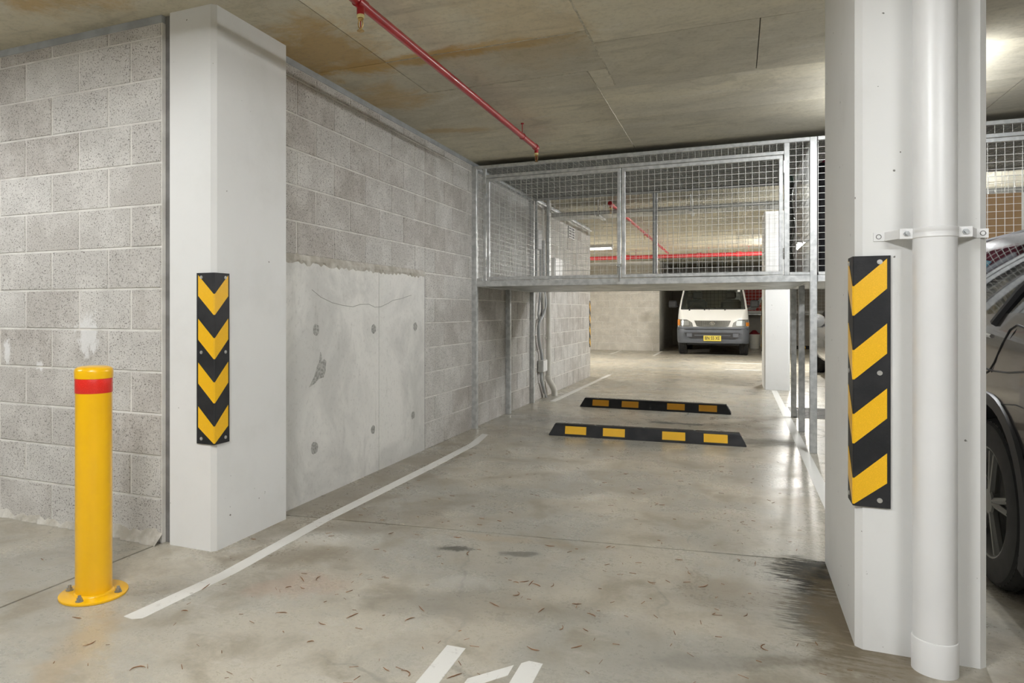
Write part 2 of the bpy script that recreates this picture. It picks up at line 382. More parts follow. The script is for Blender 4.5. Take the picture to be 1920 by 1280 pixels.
# ------------------------------------------------------------------ mesh helpers
class MB:
    def __init__(s):
        s.v = []; s.f = []
    def add(s, vs, fs):
        o = len(s.v)
        s.v += [tuple(p) for p in vs]
        s.f += [tuple(i + o for i in f) for f in fs]
        return s
    def box(s, x0, y0, z0, x1, y1, z1):
        return s.add([(x0, y0, z0), (x1, y0, z0), (x1, y1, z0), (x0, y1, z0),
                      (x0, y0, z1), (x1, y0, z1), (x1, y1, z1), (x0, y1, z1)],
                     [(0, 3, 2, 1), (4, 5, 6, 7), (0, 1, 5, 4), (1, 2, 6, 5), (2, 3, 7, 6), (3, 0, 4, 7)])
    def cbox(s, x0, y0, z0, x1, y1, z1, c=0.004):
        """box with all edges chamfered"""
        bm = bmesh.new()
        bmesh.ops.create_cube(bm, size=1.0)
        for v in bm.verts:
            v.co = Vector((x0 + (v.co.x + .5) * (x1 - x0), y0 + (v.co.y + .5) * (y1 - y0), z0 + (v.co.z + .5) * (z1 - z0)))
        bmesh.ops.bevel(bm, geom=list(bm.edges), offset=c, segments=1, affect='EDGES', profile=0.5)
        bm.verts.index_update()
        s.add([v.co[:] for v in bm.verts], [[v.index for v in f.verts] for f in bm.faces])
        bm.free()
        return s
    def ring(s, c, ax, r, n, ph=0.0, ry=None):
        ax = Vector(ax).normalized()
        up = Vector((0, 0, 1)) if abs(ax.z) < 0.9 else Vector((1, 0, 0))
        a = ax.cross(up).normalized(); b = a.cross(ax).normalized()
        ry = r if ry is None else ry
        return [Vector(c) + a * (r * math.cos(2 * PI * i / n + ph)) + b * (ry * math.sin(2 * PI * i / n + ph)) for i in range(n)]
    def cyl(s, p0, p1, r, n=16, r1=None, caps=True, ph=0.0):
        d = Vector(p1) - Vector(p0)
        A = s.ring(p0, d, r, n, ph); B = s.ring(p1, d, r if r1 is None else r1, n, ph)
        fs = [(i, (i + 1) % n, n + (i + 1) % n, n + i) for i in range(n)]
        if caps:
            fs += [tuple(reversed(range(n))), tuple(range(n, 2 * n))]
        return s.add(A + B, fs)
    def tube(s, pts, r, n=8, caps=True):
        pts = [Vector(p) for p in pts]
        vs = []; fs = []
        a = None
        for i, p in enumerate(pts):
            d = (pts[min(i + 1, len(pts) - 1)] - pts[max(i - 1, 0)]).normalized()
            if a is None:
                up = Vector((0, 0, 1)) if abs(d.z) < 0.9 else Vector((1, 0, 0))
                a = d.cross(up).normalized()
            else:
                a = (a - d * a.dot(d)).normalized()
            b = d.cross(a)
            rr = r[i] if isinstance(r, (list, tuple)) else r
            vs += [p + a * (rr * math.cos(2 * PI * k / n)) + b * (rr * math.sin(2 * PI * k / n)) for k in range(n)]
            if i:
                o = (i - 1) * n
                fs += [(o + k, o + (k + 1) % n, o + n + (k + 1) % n, o + n + k) for k in range(n)]
        if caps:
            fs += [tuple(reversed(range(n))), tuple(range(len(vs) - n, len(vs)))]
        return s.add(vs, fs)
    def lathe(s, prof, c=(0, 0, 0), axis='z', n=24, closed=False, a0=0.0, a1=2 * PI, caps=True):
        """prof: list of (radius, height)"""
        vs = []; fs = []
        full = abs(a1 - a0 - 2 * PI) < 1e-6
        m = n if full else n + 1
        for (r, h) in prof:
            for k in range(m):
                t = a0 + (a1 - a0) * k / n
                x, y, z = r * math.cos(t), r * math.sin(t), h
                if axis == 'x':
                    x, y, z = h, r * math.cos(t), r * math.sin(t)
                elif axis == 'y':
                    x, y, z = r * math.sin(t), h, r * math.cos(t)
                vs.append((x + c[0], y + c[1], z + c[2]))
        L = len(prof)
        for j in range(L if closed else L - 1):
            for k in range(n):
                a = j * m + k; b2 = j * m + (k + 1) % m
                c2 = ((j + 1) % L) * m + (k + 1) % m; d2 = ((j + 1) % L) * m + k
                fs.append((a, b2, c2, d2))
        if not closed and full and caps:
            if prof[0][0] > 1e-6: fs.append(tuple(reversed(range(m))))
            if prof[-1][0] > 1e-6: fs.append(tuple(range((L - 1) * m, L * m)))
        return s.add(vs, fs)
    def prism(s, poly, vec):
        """polygon of 3D points extruded by vec"""
        n = len(poly); vec = Vector(vec)
        vs = [Vector(p) for p in poly] + [Vector(p) + vec for p in poly]
        return s.add(vs, [tuple(reversed(range(n))), tuple(range(n, 2 * n))] +
                     [(i, (i + 1) % n, n + (i + 1) % n, n + i) for i in range(n)])
    def mesh(s, name, m, smooth=False):
        me = bpy.data.meshes.new(name)
        me.from_pydata([tuple(p) for p in s.v], [], s.f)
        bm = bmesh.new(); bm.from_mesh(me)
        bmesh.ops.recalc_face_normals(bm, faces=bm.faces)
        bm.to_mesh(me); bm.free()
        me.materials.append(MATS[m])
        if smooth:
            me.polygons.foreach_set('use_smooth', [True] * len(me.polygons))
            try:
                me.set_sharp_from_angle(angle=math.radians(38))
            except Exception:
                pass
        me.update()
        return me
    def build(s, name, m, parent=None, smooth=False, kind=None):
        return put(name, s.mesh(name, m, smooth), parent, kind=kind)

def put(name, me, parent=None, loc=None, rotz=None, kind=None):
    o = bpy.data.objects.new(name, me)
    COL.objects.link(o)
    if parent is not None: o.parent = parent
    if loc is not None: o.location = loc
    if rotz is not None: o.rotation_euler = (0, 0, rotz)
    if kind: o['kind'] = kind
    return o

def tag(o, label, cat, group=None):
    o['label'] = label; o['category'] = cat
    if group: o['group'] = group
    return o

def thing(name, label, cat, loc=(0, 0, 0), rotz=0.0, group=None):
    o = bpy.data.objects.new(name, None)
    o.empty_display_size = 0.1
    COL.objects.link(o)
    o.location = loc; o.rotation_euler = (0, 0, rotz)
    return tag(o, label, cat, group)

def struct(name, mb, m, smooth=False):
    return mb.build(name, m, None, smooth, 'structure')

CEIL = 2.51
YF = 2.51       # face of the front block wall
XL = -2.282     # face of the long left wall

# ================================================================== floor
floor = struct('floor', MB().box(-9, -6, -0.25, 9, 25, -0.012), 'groove_dark')
def slab(poly):
    MB().prism([(x, y, -0.10) for x, y in poly], (0, 0, 0.10)).build('floor_slab', 'floor_concrete', floor)
g = 0.006
def jy(x): return 3.125 + (x + 2.209) * 0.1335     # saw-cut joint across the bay
slab([(-9, -6), (-2.513 - g, -6), (-2.513 - g, jy(-2.513) - g), (-9, jy(-9) - g)])
slab([(-2.513 + g, -6), (9, -6), (9, jy(9) - g), (-2.513 + g, jy(-2.513) - g)])
slab([(-9, jy(-9) + g), (9, jy(9) + g), (9, 12.4 - g), (-9, 12.4 - g)])
slab([(-9, 12.4 + g), (9, 12.4 + g), (9, 25), (-9, 25)])

# ================================================================== ceiling
ceiling = struct('ceiling', MB().box(-9, -6, CEIL + 0.012, 9, 25, CEIL + 0.3), 'groove_dark')
def cpanel(x0, x1, y0, y1, z=CEIL, gap=0.0022):
    MB().box(x0 + gap, y0 + gap, z, x1 - gap, y1 - gap, CEIL + 0.05).build('ceiling_panel', 'ceiling_concrete', ceiling)
LOW = CEIL - 0.014
for r in [(-4.2, -1.82, 1.1, 3.49), (-1.82, -0.68, 1.1, 3.49), (-2.6, -1.82, 3.49, 4.085), (-1.82, -0.68, 3.49, 4.085),
          (-2.6, -0.80, 4.085, 5.18), (-0.80, -0.68, 4.085, 4.42), (-2.6, -0.80, 5.18, 6.3),
          (-0.80, 1.6, 4.42, 5.22), (-0.80, 1.6, 5.22, 6.3), (1.6, 4.0, 4.42, 6.3)]:
    cpanel(*r)
for r in [(-0.68, 1.6, 1.1, 3.635), (-0.68, 0.107, 3.635, 4.42), (0.107, 1.6, 3.635, 4.42), (1.6, 4.0, 1.1, 4.42)]:
    cpanel(*r, z=LOW)
cpanel(-4.2, 4.0, -6, 1.1)
cpanel(-9, -4.2, -6, 3.0); cpanel(4.0, 9, -6, 6.3)
cpanel(-4.2, -2.6, 3.49, 6.3)
y = 6.3
while y < 25:
    for (x0, x1) in ((-9, -2.4), (-2.4, 0.0), (0.0, 2.4), (2.4, 9)):
        cpanel(x0, x1, y, min(25, y + 2.34))
    y += 2.34

mat('concrete_fin', (0.60, 0.56, 0.45), 0.9, c2=(0.40, 0.37, 0.29), scale=30, bump=0.004)
def fin(pts, r):
    P = []
    for (x0, y0), (x1, y1) in zip(pts, pts[1:]):
        n = max(2, int(math.hypot(x1 - x0, y1 - y0) / 0.05))
        for i in range(n):
            t = i / n
            P.append((x0 + (x1 - x0) * t + random.uniform(-.0015, .0015), y0 + (y1 - y0) * t, CEIL - 0.001))
    MB().tube(P, [r * random.uniform(0.5, 1.25) for _ in P], 6).build('formwork_fin', 'concrete_fin', ceiling, True)
fin([(-0.685, 2.3), (-0.685, 4.42)], 0.010)
fin([(-0.80, 4.09), (-0.80, 6.05)], 0.004)
fin([(-1.82, 3.49), (-1.0, 3.49), (-0.7, 3.49)], 0.003)
fin([(-1.9, 4.085), (-0.82, 4.085)], 0.003)

# ================================================================== block walls
BLK = {}
def block_mesh(w, h, m):
    k = (round(w, 3), round(h, 3), m)
    if k not in BLK:
        c, d = 0.003, 0.005
        vs = [(0, 0.06, 0), (w, 0.06, 0), (w, 0.06, h), (0, 0.06, h),
              (0, -d + c, 0), (w, -d + c, 0), (w, -d + c, h), (0, -d + c, h),
              (c, -d, c), (w - c, -d, c), (w - c, -d, h - c), (c, -d, h - c)]
        fs = [(8, 9, 10, 11), (4, 5, 9, 8), (5, 6, 10, 9), (6, 7, 11, 10), (7, 4, 8, 11),
              (0, 1, 5, 4), (1, 2, 6, 5), (2, 3, 7, 6), (3, 0, 4, 7)]
        BLK[k] = MB().add(vs, fs).mesh('block', m)
    return BLK[k]

def course_z(k):
    z0 = 0.0 if k == 0 else 0.01 + 0.2 * k + 0.005
    z1 = min(0.01 + 0.2 * (k + 1) - 0.005, 2.470)
    return z0, z1

def blocks(parent, joints, z0, z1, facing, plane, m='block', mort=0.011):
    """a course of blocks between successive joint positions"""
    js = sorted(joints)
    for a, b in zip(js, js[1:]):
        w = b - a - mort
        if w < 0.02: continue
        me = block_mesh(w, z1 - z0, m)
        dj = random.uniform(-0.0012, 0.0012)
        if facing == '-y':
            put('block', me, parent, (a + mort / 2, plane + dj, z0))
        else:   # '+x'
            put('block', me, parent, (plane + dj, a + mort / 2, z0), PI / 2)

# front block wall, left of the white pillar
wall_front = struct('wall_front', MB().box(-9, YF, 0, -2.506, YF + 0.19, CEIL - 0.035), 'mortar')
JA = [-2.506, -2.703, -3.055, -3.45, -3.845, -4.24, -4.635, -5.03]
JB = [-2.506, -2.853, -3.253, -3.653, -4.05, -4.445, -4.84, -5.03]
for k in range(13):
    z0, z1 = course_z(k)
    blocks(wall_front, JA if k % 2 else JB, z0, z1, '-y', YF)
MB().box(-9, YF - 0.003, CEIL - 0.036, -2.506, YF + 0.19, CEIL).build('joint_filler', 'joint_filler', wall_front)
MB().box(-2.506, YF + 0.022, 0, -2.476, YF + 0.2, CEIL).build('sealant_joint', 'sealant', wall_front)
# lumpy mortar along the foot of the front wall
mb = MB(); vs = []; fs = []
n = 110
for i in range(n):
    x = -5.0 + (2.50) * i / (n - 1)
    h = 0.028 + 0.016 * math.sin(i * 0.9) * math.sin(i * 0.37) + random.uniform(-0.008, 0.012) + (0.025 if x > -2.9 else 0.0)
    d = 0.020 + random.uniform(-0.006, 0.012) + (0.02 if x > -2.75 else 0)
    vs += [(x, YF - 0.004, h), (x, YF - 0.004 - d * 0.45, h * 0.55), (x, YF - 0.004 - d, 0.0008)]
    if i:
        o = (i - 1) * 3
        fs += [(o, o + 3, o + 4, o + 1), (o + 1, o + 4, o + 5, o + 2)]
mb.add(vs, fs).build('mortar_fillet', 'mortar_slop', wall_front)

# long left wall
WEND = 11.86
wall_left = struct('wall_left', MB().box(XL - 0.19, 3.0, 0, XL, WEND, CEIL - 0.035), 'mortar')
CJ = 5.034
def run(par):
    js = [3.285 + 0.39 * i + (0.0 if par else 0.195) for i in range(-2, 24)]
    js = [j for j in js if j < WEND - 0.03 and j > 3.02]
    return js
for k in range(13):
    z0, z1 = course_z(k)
    js = run(k % 2)
    hi = sorted(set([CJ] + [j for j in js if j > CJ + 0.03] + [WEND]))
    blocks(wall_left, hi, z0, z1, '+x', XL)
    if k >= 7:
        lo = [3.03] + [j for j in js if 3.05 < j < CJ - 0.03] + [CJ]
        blocks(wall_left, lo, max(z0, 1.425), z1, '+x', XL)
MB().box(XL - 0.19, 3.0, CEIL - 0.036, XL + 0.004, WEND, CEIL).build('joint_filler', 'joint_filler', wall_left)
MB().box(XL - 0.01, CJ - 0.004, 0, XL + 0.003, CJ + 0.004, 1.41).build('control_joint', 'sealant', wall_left)
# precast lower panels
MB().box(XL - 0.05, 3.0, 0, XL + 0.006, 4.255, 1.385).build('concrete_panel', 'precast_concrete', wall_left)
MB().box(XL - 0.05, 4.261, 0, XL + 0.006, CJ - 0.008, 1.385).build('concrete_panel', 'precast_concrete', wall_left)
mb = MB(); vs = []; fs = []; n = 70
for i in range(n):
    yy = 3.0 + (CJ - 0.01 - 3.0) * i / (n - 1)
    a = random.uniform(0.004, 0.016); b2 = random.uniform(-0.012, 0.012)
    vs += [(XL + 0.001, yy, 1.428 + b2 * 0.4), (XL + a, yy, 1.41 + b2 * 0.5), (XL + a + 0.004, yy, 1.392), (XL + 0.0065, yy, 1.372 + b2)]
    if i:
        o = (i - 1) * 4
        fs += [(o + q, o + 4 + q, o + 5 + q, o + 1 + q) for q in range(3)]
mb.add(vs, fs).build('mortar_ledge', 'mortar_slop', wall_left)
# patched tie holes and a scrape in the panels
for (yy, zz, rr) in [(3.474, 0.993, 0.034), (4.181, 0.98, 0.032), (4.849, 0.985, 0.032), (4.173, 0.295, 0.030), (4.81, 0.306, 0.030), (3.457, 0.30, 0.036)]:
    poly = [(XL + 0.005, yy + rr * (1 + random.uniform(-.12, .12)) * math.cos(t * PI / 8), zz + rr * (1 + random.uniform(-.12, .12)) * math.sin(t * PI / 8)) for t in range(16)]
    MB().prism(poly, (0.0022, 0, 0)).build('tie_hole_patch', 'scraped_concrete', wall_left)
pl = [(3.40, 0.66), (3.455, 0.675), (3.50, 0.70), (3.555, 0.705), (3.575, 0.735), (3.585, 0.80), (3.56, 0.815), (3.535, 0.80),
      (3.53, 0.85), (3.52, 0.86), (3.505, 0.80), (3.48, 0.77), (3.455, 0.72)]
MB().prism([(XL + 0.005, a, b) for a, b in pl], (0.002, 0, 0)).build('scrape_patch', 'scraped_concrete', wall_left)
cr = [(3.43, 1.228), (3.526, 1.186), (3.65, 1.155), (3.769, 1.14), (3.901, 1.131), (4.0, 1.148), (4.114, 1.15), (4.20, 1.13), (4.282, 1.133), (4.40, 1.16), (4.469, 1.181), (4.60, 1.195), (4.782, 1.226)]
MB().tube([(XL + 0.006, a, b) for a, b in cr], 0.0016, 5).build('hairline_crack', 'crack_dark', wall_left)

# far wall across the second aisle, bay recess, enclosure
YB = 20.15
wall_back = struct('wall_back', MB().box(-9, YB, 0, -1.955, YB + 0.19, CEIL).box(-2.145, YB + 0.19, 0, -1.955, 24.4, CEIL), 'mortar')
for k in range(13):
    z0, z1 = course_z(k)
    js = [-1.955 - 0.39 * i - (0.0 if k % 2 else 0.195) for i in range(0, 8)]
    js = [j for j in js if j < -1.96] + [-1.955]
    blocks(wall_back, js, z0, z1, '-y', YB, 'block_far')
wall_recess = struct('wall_recess', MB().box(-2.2, 24.4, 0, 9, 24.6, CEIL), 'wall_plain')
for k in range(8):
    z0, z1 = course_z(k)
    js = [1.6 + 0.39 * i + (0.0 if k % 2 else 0.195) for i in range(0, 8)]
    blocks(wall_recess, js, z0, z1, '-y', 24.4, 'block_far')
struct('wall_right', MB().box(8.8, -6, 0, 9, 25, CEIL), 'wall_plain')
struct('wall_rear', MB().box(-9, -6.2, 0, 9, -6, CEIL), 'wall_plain')
struct('wall_aisle_end', MB().box(-9.2, -6, 0, -9, 25, CEIL), 'wall_plain')

# ================================================================== pillars
def pillar(label, x0, x1, y0, y1, cham=0.020):
    poly = []
    for (cx, cy, sx, sy) in ((x0, y0, 1, 1), (x1, y0, -1, 1), (x1, y1, -1, -1), (x0, y1, 1, -1)):
        a = (cx + sx * cham, cy); b = (cx, cy + sy * cham)
        poly += [b, a] if (sx * sy > 0) else [a, b]
    mb = MB().prism([(x, y, 0) for x, y in poly], (0, 0, LOW if x0 > 0 and y0 < 4 else CEIL))
    return tag(mb.build('pillar', 'white_paint'), label, 'pillar')
PLX0, PLX1, PLY1 = -2.476, -2.192, 3.08
pillar('white painted pillar between the block wall and the concrete panel', PLX0, PLX1, YF - 0.002, PLY1)
PRX0, PRX1, PRY0, PRY1 = 0.359, 0.711, 2.622, 3.488
pillar('large white pillar at right carrying a white downpipe', PRX0, PRX1, PRY0, PRY1)
pillar('white pillar beyond the cage legs, left of the silver car', 0.362, 0.69, 10.80, 11.66)
pillar('white pillar at the far right beyond the silver car', 3.2, 3.55, 10.80, 11.66)

# ================================================================== painted floor lines
def fline(poly, label, name='floor_line'):
    tag(MB().prism([(x, y, 0.0) for x, y in poly], (0, 0, 0.0012)).build(name, 'marking_paint'), label, 'marking')
ledge = [(-2.030, 1.850), (-1.995, 2.31), (-2.034, 3.127), (-2.030, 4.514), (-2.037, 5.40), (-2.10, 5.90)]
redge = [(-2.035, 5.87), (-1.968, 5.43), (-1.955, 4.49), (-1.967, 3.145), (-1.932, 2.357), (-1.955, 1.866), (-1.985, 1.846)]
fline(ledge + redge, 'long white bay line along the left wall, running from the bollard to the cage')
fline([(-2.10, 8.35), (-2.03, 8.35), (-1.99, 12.32), (-2.05, 12.32)], 'white bay line beyond the cage beside the left block wall')
fline([(0.455, 3.55), (0.525, 3.55), (0.525, 10.75), (0.455, 10.75)], 'white bay line under the right cage legs')
fline([(-0.21, 16.09), (2.4, 16.15), (2.4, 16.23), (-0.21, 16.17)], 'farther of two white lines across the far aisle floor')
fline([(-0.19, 14.29), (2.4, 14.29), (2.4, 14.37), (-0.19, 14.37)], 'nearer of two white lines across the far aisle floor')
fline([(-3.01, 18.18), (-2.94, 18.18), (-2.97, 20.10), (-3.04, 20.10)], 'short white bay line at the foot of the far block wall')
fline([(-1.92, 17.95), (-1.85, 17.95), (-1.86, 20.2), (-1.93, 20.2)], 'white bay line left of the parked van')
bn = thing('floor_number', 'white stencilled bay number painted on the floor at the bottom edge', 'marking')
def stroke(poly):
    MB().prism([(x, y, 0.0) for x, y in poly], (0, 0, 0.0012)).build('stencil_stroke', 'marking_paint', bn)
stroke([(-0.875, 2.113), (-0.811, 2.116), (-0.805, 1.66), (-0.869, 1.66)])
stroke([(-0.635, 2.075), (-0.739, 1.945), (-0.739, 1.870), (-0.634, 2.009)])
stroke([(-0.617, 2.096), (-0.598, 2.119), (-0.554, 2.119), (-0.552, 1.66), (-0.617, 1.66)])

# ================================================================== bollard
b = thing('bollard', 'yellow steel bollard with a red band, bolted to the floor before the block wall', 'bollard', (-2.302, 1.955, 0))
R = 0.066
MB().cyl((0, 0, 0.010), (0, 0, 0.846), R, 40).build('post', 'yellow_paint', b, True)
MB().lathe([(R + 0.003, 0.842), (R + 0.004, 0.868), (R + 0.0015, 0.878), (R - 0.006, 0.884), (R - 0.02, 0.888), (0.0, 0.890)], n=40).build('cap', 'yellow_paint', b, True)
MB().lathe([(R + 0.0012, 0.786), (R + 0.0016, 0.787), (R + 0.0016, 0.841), (R + 0.0012, 0.842)], n=40).build('reflective_band', 'red_reflective', b, True)
fl = MB().lathe([(0.122, 0.0), (0.124, 0.002), (0.124, 0.008), (0.121, 0.010), (0.0, 0.0102)], n=48).build('base_flange', 'yellow_paint', b, True)
MB().lathe([(R + 0.007, 0.0101), (R + 0.004, 0.0145), (R - 0.002, 0.018)], n=32).build('weld_bead', 'yellow_paint', b, True)
for a in (20, 110, 200, 290):
    t = math.radians(a); x, y = 0.098 * math.cos(t), 0.098 * math.sin(t)
    bo = MB().lathe([(0.014, 0.0105), (0.014, 0.013), (0.0, 0.0131)], (x, y, 0), n=16).cyl((x, y, 0.012), (x, y, 0.023), 0.0105, 6).build('anchor_bolt', 'bolt_steel', b)
    MB().cyl((x, y, 0.02), (x, y, 0.032), 0.006, 10).build('stud', 'bolt_steel', bo)

# ================================================================== corner guards
def corner_guard(label, x, y, sx, sy, z0=0.492, H=0.786, wing=0.094, stripe='yellow_reflective'):
    """angle guard on a vertical corner; wings run towards sx along x and sy along y"""
    o = thing('corner_guard', label, 'corner guard', (x, y, 0), group='rubber corner guards')
    T, cr_ = 0.009, 0.0035
    def P(s, z, off):        # s<0 along the y-face, s>0 along the x-face
        # outer surface path with a bevelled nose
        if s >= 0:
            return (sx * (-off + max(s, 0)), -sy * off, z) if s > cr_ else (sx * (-off + s), -sy * (off - 0.0), z)
        return (-sx * off, sy * (-off - s), z)
    def outline(off, w):
        return [(sx * w, -sy * off), (sx * (cr_ - off), -sy * off), (-sx * off, sy * (cr_ - off)), (-sx * off, sy * w)]
    out = outline(T, wing)
    inn = [(sx * wing, 0), (0.0, 0.0), (0, sy * wing)]
    poly = out + list(reversed(inn))
    MB().prism([(a, c, z0) for a, c in poly], (0, 0, H)).build('rubber_body', 'rubber', o)
    ms = 0.010
    per = H / 3.9
    th = 0.096
    rise = 0.088
    for i in range(4):
        zc = z0 + H - 0.098 - i * per          # upper tip at the corner
        e = 0.0012
        w = wing - ms
        pts = [(sx * w, -sy * (T + e)), (sx * (cr_ - T), -sy * (T + e)), (-sx * (T + e), sy * (cr_ - T)), (-sx * (T + e), sy * w)]
        hs = [rise, 0.001, 0.001, rise]
        mb = MB()
        vs = []
        for (a, c), h in zip(pts, hs):
            zt = min(zc + h, z0 + H - 0.006); zb = max(zc + h - th, z0 + 0.006)
            vs += [(a, c, zb), (a, c, zt)]
        back = []
        for (a, c), h in zip(outline(T - 0.002, w), hs):
            zt = min(zc + h, z0 + H - 0.006); zb = max(zc + h - th, z0 + 0.006)
            back += [(a, c, zb), (a, c, zt)]
        fs = []
        for q in range(3):
            fs += [(2 * q, 2 * q + 2, 2 * q + 3, 2 * q + 1), (8 + 2 * q, 8 + 2 * q + 1, 8 + 2 * q + 3, 8 + 2 * q + 2),
                   (2 * q, 8 + 2 * q, 8 + 2 * q + 2, 2 * q + 2), (2 * q + 1, 2 * q + 3, 8 + 2 * q + 3, 8 + 2 * q + 1)]
        fs += [(0, 1, 9, 8), (6, 14, 15, 7)]
        mb.add(vs + back, fs).build('chevron_stripe', stripe, o)
    for zz in (z0 + H - 0.020, z0 + H * 0.535, z0 + 0.024):
        q = 0.066
        for (c0, ax) in (((sx * q, -sy * T, zz), (0, -sy, 0)), ((-sx * T, sy * q, zz), (-sx, 0, 0))):
            p0 = Vector(c0); d = Vector(ax)
            MB().cyl(p0, p0 + d * 0.0022, 0.0078, 14).cyl(p0 + d * 0.002, p0 + d * 0.0042, 0.0048, 10).build('screw', 'screw_steel', o, True)
    return o
corner_guard('black and yellow chevron corner guard on the left white pillar', PLX1, YF - 0.002, -1, 1)
corner_guard('large black and yellow corner guard on the right pillar with the downpipe', PRX0, PRY0, 1, 1, z0=0.468, H=0.812, wing=0.096)
corner_guard('thin edge-on corner guard at the far end of the left block wall', XL, WEND, -1, -1, z0=0.50, H=0.78)
corner_guard('corner guard on the rear edge of the pillar beyond the cage legs', 0.362, 11.66, 1, -1, z0=0.50, H=0.78)

# ================================================================== wheel stops
def wheel_stop(label, x, y, rot, stripe):
    o = thing('wheel_stop', label, 'wheel stop', (x, y, 0), rot, group='rubber wheel stops')
    L, W, Ht, tw, en = 0.805, 0.075, 0.100, 0.036, 0.045
    vs = []
    for sx in (-1, 1):
        e = L * sx; t = (L - en) * sx; e2 = (L - 0.006) * sx
        vs += [(e, -W, 0), (e, -W + 0.003, 0.012), (t, -tw - 0.006, Ht - 0.008), (t * 0.998, -tw, Ht), (t * 0.998, tw, Ht), (t, tw + 0.006, Ht - 0.008), (e, W - 0.003, 0.012), (e, W, 0)]
    fs = [(i, i + 1, 9 + i, 8 + i) for i in range(7)] + [(7, 0, 8, 15), tuple(range(8)), tuple(reversed(range(8, 16)))]
    MB().add(vs, fs).build('rubber_body', 'rubber', o)
    for fy in (-1, 1):
        for fx in (-0.573, -0.245, 0.245, 0.573):
            w = 0.092
            def S(t, off):   # point on the sloped face, t 0..1
                return (fy * (W - 0.003 + (tw + 0.006 - W + 0.003) * t + off * 0.92), 0.012 + (Ht - 0.020) * t + off * 0.38)
            a0 = S(0.10, 0.0012); a1 = S(0.92, 0.0012); b0 = S(0.10, -0.003); b1 = S(0.92, -0.003)
            mb = MB().add([(fx - w, a0[0], a0[1]), (fx + w, a0[0], a0[1]), (fx + w, a1[0], a1[1]), (fx - w, a1[0], a1[1]),
                           (fx - w, b0[0], b0[1]), (fx + w, b0[0], b0[1]), (fx + w, b1[0], b1[1]), (fx - w, b1[0], b1[1])],
                          [(0, 1, 2, 3), (4, 7, 6, 5), (0, 4, 5, 1), (1, 5, 6, 2), (2, 6, 7, 3), (3, 7, 4, 0)])
            mb.build('reflective_panel', stripe, o)
    for fx in (-0.41, 0.0, 0.41):
        MB().cyl((fx, 0, Ht - 0.001), (fx, 0, Ht + 0.004), 0.011, 6).build('bolt', 'bolt_steel', o)
    return o
wheel_stop('nearer black rubber wheel stop with yellow panels under the cage front', -0.730, 6.185, math.radians(3.6), 'yellow_reflective')
wheel_stop('farther black rubber wheel stop with yellow panels behind the other', -0.853, 8.10, 0.0, 'amber_reflective')
wheel_stop('distant wheel stop with yellow panels seen between the cage legs at right', 2.35, 22.9, 0.0, 'yellow_reflective')

# ================================================================== storage cages over the bonnets
YC, YCR = 6.10, 8.15
ZB0, ZB1, ZT = 1.333, 1.386, 2.460
def wires(x0, x1, z0, z1, plane, axis, pitch=0.0507, r=0.0019):
    """welded mesh in the plane; axis 'y' means a sheet facing along y"""
    mb = MB()
    def bar(p, q):
        mb.cyl(p, q, r, 4, caps=False, ph=PI / 4)
    n = max(1, int(round((x1 - x0) / pitch)))
    for i in range(n + 1):
        a = x0 + (x1 - x0) * i / n
        bar((a, plane, z0) if axis == 'y' else (plane, a, z0), (a, plane, z1) if axis == 'y' else (plane, a, z1))
    n = max(1, int(round((z1 - z0) / pitch)))
    d = 2 * r
    for i in range(n + 1):
        z = z0 + (z1 - z0) * i / n
        bar((x0, plane + d, z) if axis == 'y' else (plane + d, x0, z), (x1, plane + d, z) if axis == 'y' else (plane + d, x1, z))
    return mb

